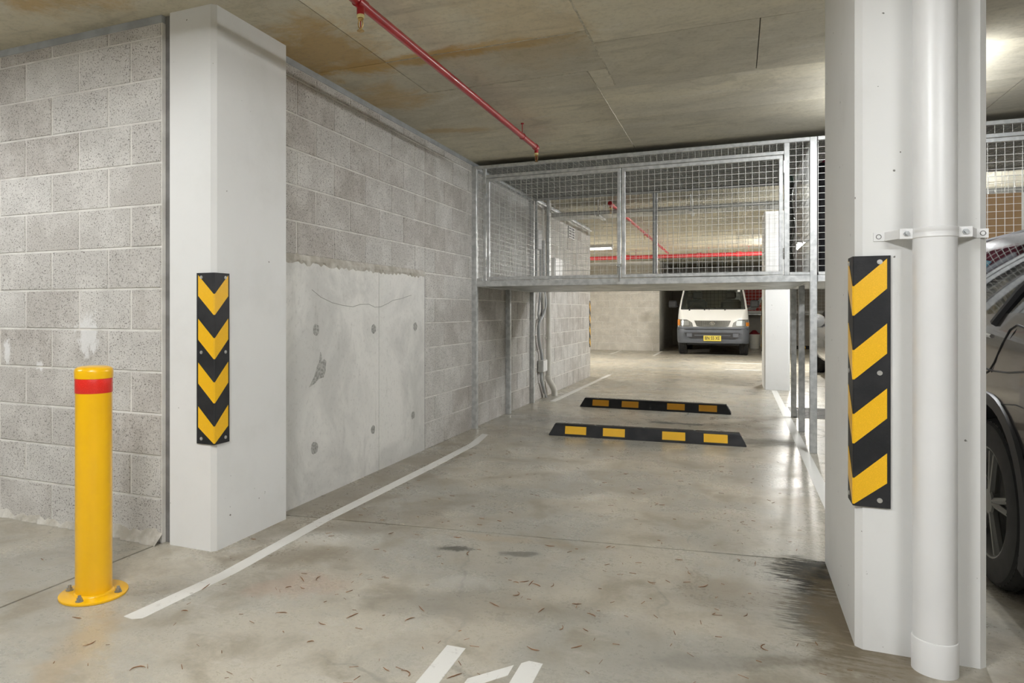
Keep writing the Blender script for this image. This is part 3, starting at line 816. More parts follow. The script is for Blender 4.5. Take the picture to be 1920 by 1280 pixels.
def cage(label, x0, x1, mirror, own_left, yf=YC, yr=YCR, bag=None):
    o = thing('storage_cage', label, 'storage cage', (0, 0, 0), group='over-bonnet storage cages')
    GV = 'galvanised'
    def bar(name, a, par=o, m=GV):
        return MB().cbox(*a, c=0.0025).build(name, m, par)
    pw = 0.050
    # legs
    xs = [x1] + ([x0] if own_left else [])
    lefts = [(x0 - pw / 2)] if own_left else []
    for xc in lefts + [x1 - pw / 2]:
        bar('leg', (xc, yf, 0, xc + pw, yf + pw, ZT))
        bar('leg', (xc, (yf + yr) / 2 + 0.02, 0, xc + pw, (yf + yr) / 2 + 0.02 + pw, ZB0))
        bar('leg', (xc, yr - pw, 0, xc + pw, yr, ZT))
        bar('side_bearer', (xc, yf + pw, ZB0, xc + pw, yr - pw, ZB1))
        bar('top_side_rail', (xc, yf + pw, ZT - 0.03, xc + pw, yr - pw, ZT))
    xl, xr = x0 + pw / 2, x1 - pw / 2
    bar('front_beam', (xl, yf, ZB0, xr, yf + pw, ZB1))
    bar('rear_beam', (xl, yr - pw, ZB0, xr, yr, ZB1))
    bar('top_rail', (xl, yf, ZT - 0.03, xr, yf + 0.03, ZT))
    bar('top_rail', (xl, yr - 0.03, ZT - 0.03, xr, yr, ZT))
    MB().box(xl, yf + pw, ZB0 + 0.004, xr, yr - pw, ZB0 + 0.010).build('floor_sheet', 'galvanised_sheet', o)
    # door posts and header
    if mirror:
        pa, pb = (x0 + 0.13, x0 + 0.168), (x1 - 0.22, x1 - 0.182)
    else:
        pa, pb = (x0 + 0.090, x0 + 0.118), (x1 - 0.205, x1 - 0.167)
    for (a, c) in (pa, pb):
        bar('door_post', (a, yf, ZB1, c, yf + 0.035, ZT - 0.03))
    hz = 2.340
    bar('header_rail', (pa[1], yf, hz, pb[0], yf + 0.03, hz + 0.028))
    wires(pa[1], pb[0], hz + 0.028, ZT - 0.028, yf + 0.022, 'y').build('mesh_panel', 'wire', o, kind='stuff')
    for (a, c) in ((xl + 0.004, pa[0]), (pb[1], xr)):
        bar('bottom_strip', (a, yf - 0.003, ZB1, c, yf + 0.01, ZB1 + 0.024))
        wires(a, c, ZB1 + 0.02, ZT - 0.03, yf + 0.012, 'y').build('mesh_panel', 'wire', o, kind='stuff')
    # doors
    mid = (pa[1] + pb[0]) / 2 + (0.0 if mirror else -0.012)
    z0, z1 = ZB1 + 0.006, hz - 0.006
    fw = 0.028
    for (a, c, hinge) in ((pa[1] + 0.008, mid - 0.005, 0), (mid + 0.005, pb[0] - 0.008, 1)):
        d = MB().cbox(a, yf - 0.004, z0, c, yf + 0.026, z0 + fw, c=0.002).cbox(a, yf - 0.004, z1 - fw, c, yf + 0.026, z1, c=0.002) \
            .cbox(a, yf - 0.004, z0 + fw, a + fw, yf + 0.026, z1 - fw, c=0.002).cbox(c - fw, yf - 0.004, z0 + fw, c, yf + 0.026, z1 - fw, c=0.002) \
            .build('door_frame', GV, o)
        wires(a + fw * 0.7, c - fw * 0.7, z0 + fw * 0.7, z1 - fw * 0.7, yf + 0.012, 'y').build('door_mesh', 'wire', d, kind='stuff')
        hx = a - 0.006 if hinge == 0 else c + 0.006
        for zz in (z0 + 0.12, z1 - 0.14):
            MB().cyl((hx, yf - 0.006, zz), (hx, yf - 0.006, zz + 0.09), 0.006, 10).build('hinge', 'chrome', d, True)
        if hinge == 0:
            lx = c - 0.012
            la = MB().cyl((lx, yf - 0.014, z0 - 0.035), (lx, yf - 0.014, z0 + 0.09), 0.006, 10).build('drop_bolt', 'chrome', d, True)
            MB().tube([(lx + 0.018 * math.sin(t * PI / 6), yf - 0.014 - 0.008 * (1 - math.cos(t * PI / 6)), z0 + 0.10 + 0.012 * math.cos(t * PI / 6)) for t in range(13)], 0.0028, 6).build('ring', 'chrome', la, True)
    rm = MB()
    nx = int((xr - xl) / 0.0507); ny = int((yr - yf) / 0.0507)
    for i in range(nx + 1):
        a = xl + (xr - xl) * i / nx
        rm.cyl((a, yf + 0.03, ZT - 0.004), (a, yr - 0.03, ZT - 0.004), 0.0019, 4, caps=False)
    for i in range(1, ny):
        a = yf + (yr - yf) * i / ny
        rm.cyl((xl, a, ZT - 0.008), (xr, a, ZT - 0.008), 0.0019, 4, caps=False)
    rm.build('roof_mesh', 'wire', o, kind='stuff')
    MB().box(xl, yf + 0.03, ZT + 0.001, xr, yr, ZT + 0.004).build('added_dark_sheet', 'dark_sheet_steel', o)  # dark sheet added above the mesh to darken the cage ceiling
    # rear, side and roof mesh
    mx = x0 + (x1 - x0) * 0.505
    bar('rear_post', (mx - 0.025, yr - 0.04, ZB1, mx + 0.025, yr, ZT - 0.03))
    bar('rear_post', (xl + 0.155, yr - 0.04, ZB1, xl + 0.19, yr, ZT - 0.03))
    wires(xl, xr, ZB1, ZT - 0.03, yr - 0.015, 'y').build('mesh_panel', 'wire', o, kind='stuff')
    for xc in ([x0 + 0.02] if own_left else []) + [x1 - 0.01]:
        wires(yf + pw, yr - pw, ZB1, ZT - 0.03, xc, 'x').build('mesh_panel', 'wire', o, kind='stuff')
    return o
cage('galvanised mesh storage cage spanning the bay above the wheel stops', -2.255, 0.528 + 0.025, False, True)
cage('galvanised mesh storage cage over the bay with the dark car, mostly behind the pillar', 0.557, 3.35, True, False)

# contents of the right cage
b = thing('suitcase', 'maroon and black suitcase standing in the right cage behind the mesh', 'suitcase', (0.86, 6.62, ZB1))
MB().cbox(-0.22, -0.14, 0.02, 0.24, 0.16, 0.99, c=0.05).build('shell', 'maroon_fabric', b)
MB().cbox(-0.245, -0.15, 0.0, -0.16, 0.12, 0.94, c=0.02).build('side_panel', 'black_fabric', b)
MB().cbox(-0.145, -0.158, 0.50, -0.09, -0.13, 0.82, c=0.01).build('strap', 'pale_strap', b)
MB().cbox(-0.17, -0.155, 0.16, -0.06, -0.13, 0.33, c=0.01).build('pocket', 'black_plastic', b)
MB().prism([(-0.10, -0.165, 0.50), (-0.02, -0.165, 0.46), (0.0, -0.165, 0.56), (-0.06, -0.165, 0.60)], (0, 0.006, 0)).build('luggage_tag', 'tag_blue', b)
b = thing('cardboard_box', 'brown cardboard box in the right cage above the dark car', 'box', (2.1, 7.1, ZB1))
MB().cbox(-0.30, -0.25, 0, 0.40, 0.3, 0.655, c=0.004).build('carton', 'cardboard', b)
MB().box(-0.03, -0.2515, 0.0, 0.03, -0.2505, 0.655).build('tape', 'pvc_cream', b)
b = thing('plastic_bundle', 'glossy dark plastic-wrapped bundle behind the narrow mesh panel', 'bundle', (0.465, 7.3, ZB0 + 0.011))
prof = []
mb = MB(); vs = []; n = 16; lev = 14
for j in range(lev):
    z = 0.96 * j / (lev - 1)
    for k in range(n):
        t = 2 * PI * k / n
        r = 0.036 * (1 + 0.13 * math.sin(3 * t + j * 1.1) + 0.10 * math.sin(5 * t - j * 0.7)) * (1 - 0.15 * (j / lev))
        vs.append((r * math.cos(t) + 0.01 * math.sin(j), r * 1.5 * math.sin(t), z))
fs = [(j * n + k, j * n + (k + 1) % n, (j + 1) * n + (k + 1) % n, (j + 1) * n + k) for j in range(lev - 1) for k in range(n)]
fs += [tuple(reversed(range(n))), tuple(range((lev - 1) * n, lev * n))]
mb.add(vs, fs).build('wrapped_roll', 'tarpaulin', b, True)
MB().lathe([(0.030, 0.94), (0.035, 1.0), (0.025, 1.03), (0.0, 1.04)], n=14).build('green_end', 'green_film', b, True)

# ================================================================== sprinkler pipes
def sprinkler(par, x, y, ztop, drop):
    h = MB().cyl((x, y, ztop), (x, y, ztop - drop), 0.0165, 16).build('sprinkler_drop', 'red_pipe', par, True)
    z = ztop - drop
    MB().lathe([(0.0150, z + 0.002), (0.0165, z - 0.003), (0.0165, z - 0.010), (0.0120, z - 0.014)], (x, y, 0), n=18).build('thread_seal', 'sealing_tape', h, True)
    mb = MB().lathe([(0.012, z - 0.012), (0.0135, z - 0.018), (0.008, z - 0.024), (0.004, z - 0.026)], (x, y, 0), n=14)
    for s in (-1, 1):
        mb.tube([(x + s * 0.007, y, z - 0.022), (x + s * 0.0115, y, z - 0.036), (x + s * 0.0095, y, z - 0.050), (x + s * 0.003, y, z - 0.060)], 0.0026, 6)
    mb.cyl((x, y, z - 0.055), (x, y, z - 0.066), 0.005, 8)
    mb.build('sprinkler_frame', 'brass', h, True)
    MB().cyl((x, y, z - 0.024), (x, y, z - 0.055), 0.0022, 8).build('glass_bulb', 'tail_red', h, True)
    MB().lathe([(0.002, z - 0.064), (0.0155, z - 0.067), (0.016, z - 0.069), (0.0, z - 0.070)], (x, y, 0), n=18).build('deflector', 'brass', h, True)
    return h
def hanger(par, x, y, z, r):
    mb = MB().tube([(x + (r + 0.002) * math.cos(t * PI / 10), y, z + (r + 0.002) * math.sin(t * PI / 10)) for t in range(21)], 0.0024, 6)
    mb.cyl((x, y, z + r), (x, y, CEIL), 0.0035, 8)
    mb.lathe([(0.012, CEIL - 0.008), (0.012, CEIL)], (x, y, 0), n=10)
    return mb.build('hanger', 'red_pipe', par, True)
SX, SZ, SR = -1.47, 2.413, 0.0205
sp = thing('sprinkler_pipe', 'red sprinkler pipe running along the near ceiling towards the cage', 'pipe')
MB().cyl((SX, -2.0, SZ), (SX, 5.42, SZ), SR, 24).build('pipe', 'red_pipe', sp, True)
MB().cyl((SX, 2.585 - 0.035, SZ), (SX, 2.585 + 0.035, SZ), SR + 0.004, 24).build('tee', 'red_pipe', sp, True)
MB().lathe([(SR + 0.004, 5.37), (SR + 0.0045, 5.42), (SR + 0.001, 5.435), (0.0, 5.44)], (SX, 0, SZ), axis='y', n=20).build('elbow', 'red_pipe', sp, True)
sprinkler(sp, SX, 2.585, SZ - 0.005, 0.044)
sprinkler(sp, SX, 5.42, SZ - 0.005, 0.038)
hanger(sp, SX, 5.02, SZ, SR); hanger(sp, SX, 1.2, SZ, SR)
sp = thing('sprinkler_pipe', 'red sprinkler branch pipe on the ceiling beyond the cage', 'pipe')
MB().cyl((-1.39, 8.5, 2.40), (-1.39, 16.2, 2.40), 0.021, 16).build('pipe', 'red_pipe_far', sp, True)
MB().lathe([(0.026, 8.46), (0.027, 8.52), (0.022, 8.53)], (-1.39, 0, 2.40), axis='y', n=14).build('elbow', 'red_pipe', sp, True)
sprinkler(sp, -1.39, 8.52, 2.395, 0.04); sprinkler(sp, -1.39, 11.9, 2.395, 0.04)
for yy in (9.2, 12.4, 14.6): hanger(sp, -1.39, yy, 2.40, 0.021)
sp = thing('sprinkler_main', 'thick bright red pipe crossing the far aisle below the ceiling', 'pipe')
MB().cyl((-9, 16.35, 2.345), (0.9, 16.35, 2.345), 0.043, 20).build('pipe', 'red_pipe_far', sp, True)
for xx in (-2.3, -0.75, 0.05):
    MB().cyl((xx - 0.05, 16.35, 2.345), (xx + 0.05, 16.35, 2.345), 0.055, 20).build('coupling', 'red_pipe_far', sp, True)
    hanger(sp, xx + 0.2, 16.35, 2.345, 0.044)
b = thing('cable_tray', 'grey galvanised cable tray hung across the ceiling behind the cage', 'cable tray', (0, 9.05, -0.06))
MB().box(-2.2, -0.20, 2.385, 3.2, 0.20, 2.389).build('tray_base', 'galvanised_sheet', b)
for s in (-1, 1):
    MB().box(-2.2, s * 0.20 - 0.002, 2.385, 3.2, s * 0.20 + 0.002, 2.435).build('tray_side', 'galvanised_sheet', b)
for xx in (-1.6, -0.5, 0.7, 1.9):
    MB().cyl((xx, -0.21, 2.38), (xx, -0.21, CEIL + 0.06), 0.005, 8).cyl((xx, 0.21, 2.38), (xx, 0.21, CEIL + 0.06), 0.005, 8).box(xx - 0.02, -0.23, 2.36, xx + 0.02, 0.23, 2.384).build('tray_hanger', 'galvanised', b)
for i, yy in enumerate((-0.10, -0.02, 0.07)):
    MB().cyl((-2.2, yy, 2.402), (3.2, yy, 2.402), 0.011, 8).build('cable', 'black_plastic', b, True)

# ================================================================== services on the left wall
b = thing('downpipe', 'cream plastic downpipe with offset bend on the block wall beyond the cage', 'pipe', (-2.225, 8.79, 0))
MB().cyl((0, 0, 0.245), (0, 0, 2.5), 0.034, 20).build('pipe', 'pvc_cream', b, True)
MB().tube([(0, 0, 0.27), (0, 0, 0.235), (0.006, 0.022, 0.205), (0.022, 0.07, 0.155), (0.035, 0.11, 0.11), (0.044, 0.13, 0.075), (0.046, 0.135, 0.0)], 0.039, 20).build('offset_bend', 'pvc_cream', b, True)
MB().lathe([(0.040, 0.235), (0.041, 0.27), (0.036, 0.275)], n=20).build('collar', 'pvc_cream', b, True)
for zz in (0.75, 1.7):
    MB().lathe([(0.0355, zz), (0.037, zz + 0.004), (0.037, zz + 0.016), (0.0355, zz + 0.02)], n=18).box(-0.05, -0.055, zz, -0.02, -0.02, zz + 0.02).build('pipe_clip', 'pvc_cream', b)
b = thing('flexible_conduit', 'grey corrugated conduits wriggling down the block wall beside the downpipe', 'conduit', (-2.242, 0, 0))
def smooth_pts(pts, sub=5):
    P = [Vector(p) for p in pts]; out = []
    for i in range(len(P) - 1):
        p0 = P[max(i - 1, 0)]; p1 = P[i]; p2 = P[i + 1]; p3 = P[min(i + 2, len(P) - 1)]
        for k in range(sub):
            t = k / sub
            out.append(0.5 * ((2 * p1) + (p2 - p0) * t + (2 * p0 - 5 * p1 + 4 * p2 - p3) * t * t + (3 * p1 - p0 - 3 * p2 + p3) * t ** 3))
    out.append(P[-1]); return out
MB().tube(smooth_pts([(0, 8.60, 2.0), (0, 8.62, 1.6), (0, 8.66, 1.345), (0, 8.70, 1.196), (0, 8.60, 1.07), (0, 8.40, 0.97), (0, 8.36, 0.85), (0, 8.40, 0.70), (0, 8.50, 0.58), (0, 8.53, 0.495)]), 0.019, 10).build('conduit', 'conduit_grey', b, True)
MB().tube(smooth_pts([(0, 8.50, 0.343), (0, 8.49, 0.25), (0, 8.58, 0.15), (0, 8.72, 0.0)]), 0.019, 10).build('conduit', 'conduit_grey', b, True)
MB().tube(smooth_pts([(0.006, 8.44, 2.0), (0.006, 8.42, 1.40), (0.006, 8.36, 1.15), (0.006, 8.33, 1.06), (0.006, 8.38, 1.0)]), 0.012, 8).build('conduit', 'conduit_grey', b, True)
for zs in ((2.4, 1.4, 0.495), (0.343, 0.15, 0.0)):
    MB().tube([(-0.01, 8.65, z) for z in zs], 0.011, 8).build('rigid_conduit', 'pvc_cream', b, True)
MB().tube(smooth_pts([(0, 8.46, 1.6), (0, 8.47, 1.3), (0, 8.52, 1.15), (0, 8.50, 1.03)]), 0.005, 6).build('cable', 'black_plastic', b, True)
jb = MB().cbox(-0.027, 8.43, 0.345, 0.040, 8.575, 0.493, c=0.006).build('junction_box', 'box_grey', b)
MB().cbox(0.037, 8.435, 0.350, 0.045, 8.570, 0.488, c=0.003).build('lid', 'white_plastic', jb)
MB().cbox(-0.027, 8.58, 0.345, 0.035, 8.67, 0.493, c=0.006).build('junction_box', 'white_plastic', b)
b = thing('switchboard', 'dark grey electrical box on the wall inside the cage view', 'electrical box', (-2.275, 8.30, 1.86))
MB().cbox(-0.004, -0.09, 0, 0.07, 0.09, 0.24, c=0.006).build('enclosure', 'conduit_grey', b)
for za, zb in ((0.24, 0.60), (-0.46, 0.0)):
    MB().cyl((0.03, -0.03, za), (0.03, -0.03, zb), 0.014, 10).build('conduit', 'conduit_grey', b, True)
b = thing('wall_vent', 'white louvred vent grille high on the block wall beyond the cage', 'vent', (XL + 0.006, 10.345, 2.19))
MB().cbox(0, -0.20, 0, 0.008, 0.20, 0.175, c=0.002).build('backing', 'black_plastic', b)
for i in range(5):
    MB().box(0.006, -0.20, i * 0.040, 0.016, 0.20, i * 0.040 + 0.014).build('slat', 'white_plastic', b)
for yy in (-0.20, -0.008, 0.184):
    MB().box(0.006, yy, 0, 0.018, yy + 0.016, 0.175).build('frame_bar', 'white_plastic', b)
b = thing('white_panel_box', 'bright white box mounted on the block wall beyond the downpipe', 'box', (XL + 0.004, 9.3, 1.50))
MB().cbox(0, -0.22, 0, 0.07, 0.2, 0.32, c=0.006).build('casing', 'white_plastic', b)
MB().cbox(0.068, -0.2, 0.02, 0.076, 0.18, 0.30, c=0.003).build('cover', 'white_plastic', b)
tag(MB().cyl((XL + 0.03, 8.2, 2.46), (XL + 0.03, 11.8, 2.46), 0.0125, 10).build('ceiling_conduit', 'pvc_white', None, True), 'thin white conduit along the top of the left wall beyond the cage', 'conduit')

# ================================================================== downpipe on the right pillar
PX, PY, PR = 0.560, 2.557, 0.057
b = thing('white_downpipe', 'thick white downpipe strapped to the front of the right pillar', 'pipe', (PX, PY, 0))
MB().cyl((0, 0, 0.09), (0, 0, LOW), PR, 48).build('pipe', 'pvc_white', b, True)
MB().lathe([(PR + 0.0035, 0.0), (PR + 0.0035, 0.097), (PR + 0.002, 0.101), (PR, 0.102)], n=48).build('socket', 'pvc_white', b, True)
cl = MB().lathe([(PR + 0.001, 1.325), (PR + 0.003, 1.327), (PR + 0.003, 1.337), (PR + 0.0015, 1.339), (PR + 0.0015, 1.343), (PR + 0.003, 1.345), (PR + 0.003, 1.355), (PR + 0.001, 1.357)], n=48).build('pipe_clamp', 'pvc_white', b, True)
for s in (-1, 1):
    MB().cbox(min(s * (PR + 0.001), s * (PR + 0.036)), -0.012, 1.325, max(s * (PR + 0.001), s * (PR + 0.036)), -0.005, 1.357, c=0.001).build('clamp_ear', 'pvc_white', cl)
    MB().cbox(min(s * (PR + 0.001), s * (PR + 0.036)), -0.003, 1.325, max(s * (PR + 0.001), s * (PR + 0.036)), 0.004, 1.357, c=0.001).build('clamp_ear', 'pvc_white', cl)
    bx = s * (PR + 0.018)
    MB().cyl((bx, -0.012, 1.341), (bx, -0.018, 1.341), 0.0085, 6).cyl((bx, -0.017, 1.341), (bx, -0.022, 1.341), 0.005, 10).build('clamp_bolt', 'bolt_steel', cl)
    # standoff strap back to the pillar face
    e = s * (PR + 0.036)
    MB().prism([(e, -0.003, 1.327), (e + s * 0.028, 0.061, 1.327), (e + s * 0.058, 0.061, 1.327), (e + s * 0.058, 0.0645, 1.327), (e + s * 0.026, 0.0645, 1.327), (e - s * 0.002, 0.002, 1.327)], (0, 0, 0.028)).build('standoff_strap', 'pvc_white', cl)
    MB().tube([(e + s * 0.044 + 0.007 * math.cos(t * PI / 8), 0.0605, 1.341 + 0.007 * math.sin(t * PI / 8)) for t in range(17)], 0.0012, 5).build('strap_hole', 'sealant', cl)

# ================================================================== fluorescent battens
for (x, yy, zt, lips, k, tint, along, lab) in BATTENS:
    b = thing('fluorescent_batten', lab, 'ceiling light', (x, yy, 0), PI / 2 if along else 0.0, group='fluorescent battens')
    MB().cbox(-0.62, -0.05, zt + 0.035, 0.62, 0.05, CEIL, c=0.006).build('housing', 'fitting_white', b)
    MB().box(-0.62, -0.10, zt + 0.022, 0.62, 0.10, zt + 0.026).build('reflector', 'fitting_white', b)
    if lips:
        for s in (-1, 1):
            MB().box(-0.62, s * 0.10 - 0.002, zt - 0.001, 0.62, s * 0.10 + 0.002, zt + 0.026).build('side_lip', 'fitting_white', b)
        for s in (-1, 1):
            MB().box(s * 0.62 - 0.002, -0.10, zt - 0.001, s * 0.62 + 0.002, 0.10, zt + 0.026).build('end_lip', 'fitting_white', b)
    mname = 'tube_' + tint
    if abs(k - 1.0) > 1e-3:
        mn = '%s_%d' % (mname, round(k * 100))
        if mn not in MATS:
            mm = MATS[mname].copy(); mm.name = mn
            mm.node_tree.nodes['Principled BSDF'].inputs['Emission Strength'].default_value = TUBE * k
            MATS[mn] = mm
        mname = mn
    for s in (-1, 1):
        MB().cyl((-0.59, s * 0.045, zt), (0.59, s * 0.045, zt), 0.013, 10).build('tube', mname, b, True)
        for e in (-1, 1):
            MB().box(min(e * 0.59, e * 0.612), s * 0.045 - 0.012, zt - 0.014, max(e * 0.59, e * 0.612), s * 0.045 + 0.012, zt + 0.024).build('lampholder', 'fitting_white', b)

# ================================================================== drain grate
b = thing('drain_grate', 'dark iron drain grate in the floor behind the right cage legs', 'drain', (0.82, 8.5, 0))
MB().box(-0.26, -0.42, 0.0003, 0.26, 0.42, 0.0015).build('pit', 'black_plastic', b)
for (x0, y0, x1, y1) in ((-0.27, -0.43, 0.27, -0.40), (-0.27, 0.40, 0.27, 0.43), (-0.27, -0.43, -0.24, 0.43), (0.24, -0.43, 0.27, 0.43)):
    MB().box(x0, y0, 0.0, x1, y1, 0.005).build('frame_bar', 'grate_iron', b)
for i in range(11):
    yy = -0.36 + 0.072 * i
    MB().box(-0.24, yy - 0.013, 0.001, 0.24, yy + 0.013, 0.006).build('slat', 'grate_iron', b)

# ================================================================== wheels
def wheel(par, x, y, r, w, side, spokes=5, rim='chrome', name='wheel'):
    """axis along x, outer face towards side"""
    e = par
    t = MB().lathe([(r * 0.66, -w / 2), (r * 0.70, -w / 2 - 0.004), (r * 0.93, -w / 2 + 0.004), (r * 0.985, -w / 2 + 0.022), (r, -w * 0.30), (r, -w * 0.24), (r - 0.008, -w * 0.23),
                    (r - 0.008, -w * 0.19), (r, -w * 0.18), (r, -0.012), (r - 0.008, -0.009), (r - 0.008, 0.009), (r, 0.012), (r, w * 0.18), (r - 0.008, w * 0.19), (r - 0.008, w * 0.23),
                    (r, w * 0.24), (r, w * 0.30), (r * 0.985, w / 2 - 0.022), (r * 0.93, w / 2 - 0.004), (r * 0.70, w / 2 + 0.004), (r * 0.66, w / 2)], (x, y, r), axis='x', n=48, closed=True)
    o = t.build('tyre', 'tyre_rubber', e, True)
    xo = x + side * (w / 2 - 0.012)
    mb = MB().lathe([(r * 0.665, 0.012 * side), (r * 0.64, 0.010 * side), (r * 0.60, -0.03 * side), (r * 0.58, -0.10 * side)], (xo, y, r), axis='x', n=40, caps=False)
    mb.lathe([(r * 0.16, 0.004 * side), (r * 0.14, 0.010 * side), (0.0, 0.012 * side)], (xo, y, r), axis='x', n=20)
    for k in range(spokes):
        a = 2 * PI * k / spokes + 0.5
        for da in (-0.13, 0.13):
            p0 = Vector((xo - side * 0.004, y + r * 0.13 * math.cos(a + da), r + r * 0.13 * math.sin(a + da)))
            p1 = Vector((xo - side * 0.002, y + r * 0.62 * math.cos(a + da * 0.9), r + r * 0.62 * math.sin(a + da * 0.9)))
            mb.cyl(p0, p1, 0.016, 6, r1=0.013)
    mb.build('rim', rim, o, True)
    MB().cyl((xo - side * 0.075, y, r), (xo - side * 0.07, y, r), r * 0.42, 24).build('brake_disc', 'grate_iron', o)
    MB().cyl((xo - side * 0.11, y, r), (xo - side * 0.105, y, r), r * 0.6, 24).build('wheel_back', 'tyre_rubber', o)
    # tread lugs
    tb = MB()
    for k in range(56):
        a = 2 * PI * k / 56
        for s in (-1, 1):
            x0 = x + s * w * 0.31; x1 = x + s * (w / 2 - 0.012)
            c = Vector((0, y + (r - 0.002) * math.cos(a), r + (r - 0.002) * math.sin(a)))
            tg = Vector((0, -math.sin(a), math.cos(a))); nr = Vector((0, math.cos(a), math.sin(a)))
            hw = r * PI / 56 * 0.72
            vs = []
            for xx, dr in ((x0, 0.0022), (x1, -0.010)):
                for q in (-1, 1):
                    for h in (-0.012, 0.0):
                        vs.append(Vector((xx, 0, 0)) + c + tg * (q * hw) + nr * (h + dr))
            tb.add(vs, [(0, 1, 3, 2), (4, 6, 7, 5), (0, 4, 5, 1), (2, 3, 7, 6), (1, 5, 7, 3), (0, 2, 6, 4)])
    tb.build('tread_lugs', 'tyre_rubber', o, kind='stuff')
    return o

# ================================================================== cars
def evaluated_mesh(ob):
    dg = bpy.context.evaluated_depsgraph_get()
    dg.update()
    return bpy.data.meshes.new_from_object(ob.evaluated_get(dg))

def car(name, label, loc, rotz, paint, st, wheels, wr, ww, hw0, arch, rim='lamp_grey'):
    """st: stations (y, zlow, zbelt, zroof, half width, half roof width); nose at +y"""
    o = thing(name, label, 'car', loc, rotz)
    bm = bmesh.new()
    rows = []
    for (y, zl, zb, zr, hw, rw) in st:
        half = [(0, zl), (hw * 0.86, zl), (hw * 0.97, zl + 0.10), (hw, zl + (zb - zl) * 0.45), (hw * 0.985, zl + (zb - zl) * 0.80), (hw * 0.95, zb),
                (rw + (hw * 0.95 - rw) * 0.12, zr - 0.07 * min(1, (zr - zb) / 0.3)), (rw * 0.86, zr - 0.012), (0, zr)]
        pts = [(-a, c) for a, c in half[1:-1]][::-1]
        loop = [(a, c) for a, c in half] + pts
        rows.append([bm.verts.new((a, y, c)) for a, c in loop])
    n = len(rows[0])
    for i in range(len(rows) - 1):
        y0, y1 = st[i][0], st[i + 1][0]
        for k in range(n):
            f = bm.faces.new((rows[i][k], rows[i][(k + 1) % n], rows[i + 1][(k + 1) % n], rows[i + 1][k]))
            side = k in (5, n - 6)
            top = k in (6, 7, n - 7, n - 8)
            gl = st[i][6:] and st[i][6]
            tall0 = st[i][3] - st[i][2]; tall1 = st[i + 1][3] - st[i + 1][2]
            if side and min(tall0, tall1) > 0.2: f.material_index = 1
            elif top and tall0 > 0.35 and tall1 < 0.3 and y1 > 2.0: f.material_index = 2
            elif top and (tall0 < 0.3 and tall1 > 0.3) and y1 < 1.5: f.material_index = 3
            elif top and (tall0 < 0.3 and 0.05 < tall1) and y1 > 2.0 and tall0 > 0.1: f.material_index = 2
    bm.faces.new(rows[0][::-1]); bm.faces.new(rows[-1])
    bmesh.ops.recalc_face_normals(bm, faces=bm.faces)
    me = bpy.data.meshes.new('tmp'); bm.to_mesh(me); bm.free()
    for q in (paint, 'car_glass', 'car_glass', 'car_glass'): me.materials.append(MATS[q])
    tmp = put('tmp_body', me)
    sb = tmp.modifiers.new('s', 'SUBSURF'); sb.levels = 2; sb.render_levels = 2
    cb = MB()
    for wy in wheels:
        cb.cyl((-2, wy, wr), (-(hw0 - ww - 0.09), wy, wr), arch, 40).cyl((hw0 - ww - 0.09, wy, wr), (2, wy, wr), arch, 40)
    cut = put('tmp_cut', cb.mesh('cut', 'black_plastic'))
    bl = tmp.modifiers.new('b', 'BOOLEAN'); bl.object = cut; bl.operation = 'DIFFERENCE'; bl.solver = 'EXACT'
    full = evaluated_mesh(tmp)
    bpy.data.objects.remove(tmp); bpy.data.objects.remove(cut)
    bmf = bmesh.new(); bmf.from_mesh(full)
    bvh = BVHTree.FromBMesh(bmf)
    names = ['body', 'side_window', 'windscreen', 'rear_window']
    for mi, nm, sg in ((0, 'body', 0), (1, 'side_window', 1), (1, 'side_window', -1), (2, 'windscreen', 0), (3, 'rear_window', 0)):
        b2 = bmesh.new(); b2.from_mesh(full)
        if sg: bmesh.ops.delete(b2, geom=[f for f in b2.faces if f.calc_center_median().x * sg < 0], context='FACES')
        bmesh.ops.delete(b2, geom=[f for f in b2.faces if (f.material_index if f.material_index < 4 else 0) != mi], context='FACES')
        if not b2.faces:
            b2.free(); continue
        for f in b2.faces: f.material_index = 0; f.smooth = True
        m2 = bpy.data.meshes.new(nm); b2.to_mesh(m2); b2.free()
        m2.materials.append(MATS[paint if mi == 0 else 'car_glass'])
        try: m2.set_sharp_from_angle(angle=math.radians(40))
        except Exception: pass
        put(nm, m2, o)
    bmf.free()
    # cabin so that the glass shows something
    MB().cbox(-hw0 * 0.80, 1.0, 0.45, hw0 * 0.80, 3.0, 0.92, c=0.05).build('interior', 'seat_cloth', o)
    for s in (-1, 1):
        MB().cbox(s * 0.38 - 0.23, 1.75, 0.9, s * 0.38 + 0.23, 1.95, 1.30, c=0.04).build('seat_back', 'seat_cloth', o)
        for wy in wheels:
            wheel(o, s * (hw0 - ww / 2 - 0.012), wy, wr, ww, s, rim=rim)
            # arch liner and lip
            MB().lathe([(arch - 0.002, s * (hw0 - ww - 0.06)), (arch - 0.002, s * (hw0 - 0.012)), (arch + 0.003, s * (hw0 + 0.002)), (arch + 0.045, s * (hw0 - 0.002)), (arch + 0.05, s * (hw0 - 0.016))],
                       (0, wy, wr), axis='x', n=28, a0=math.radians(-22), a1=math.radians(202)).build('arch_moulding', 'black_plastic', o, True)
    def line(pts, s, r=0.0035, m='black_plastic', nm='panel_gap'):
        out = []
        for (yy, zz) in pts:
            h = bvh.ray_cast(Vector((s * 2.0, yy, zz)), Vector((-s, 0, 0)))
            if h[0] is not None: out.append(h[0] + Vector((s * 0.0005, 0, 0)))
        if len(out) > 1: MB().tube(out, r, 6).build(nm, m, o, True)
    return o, line, bvh

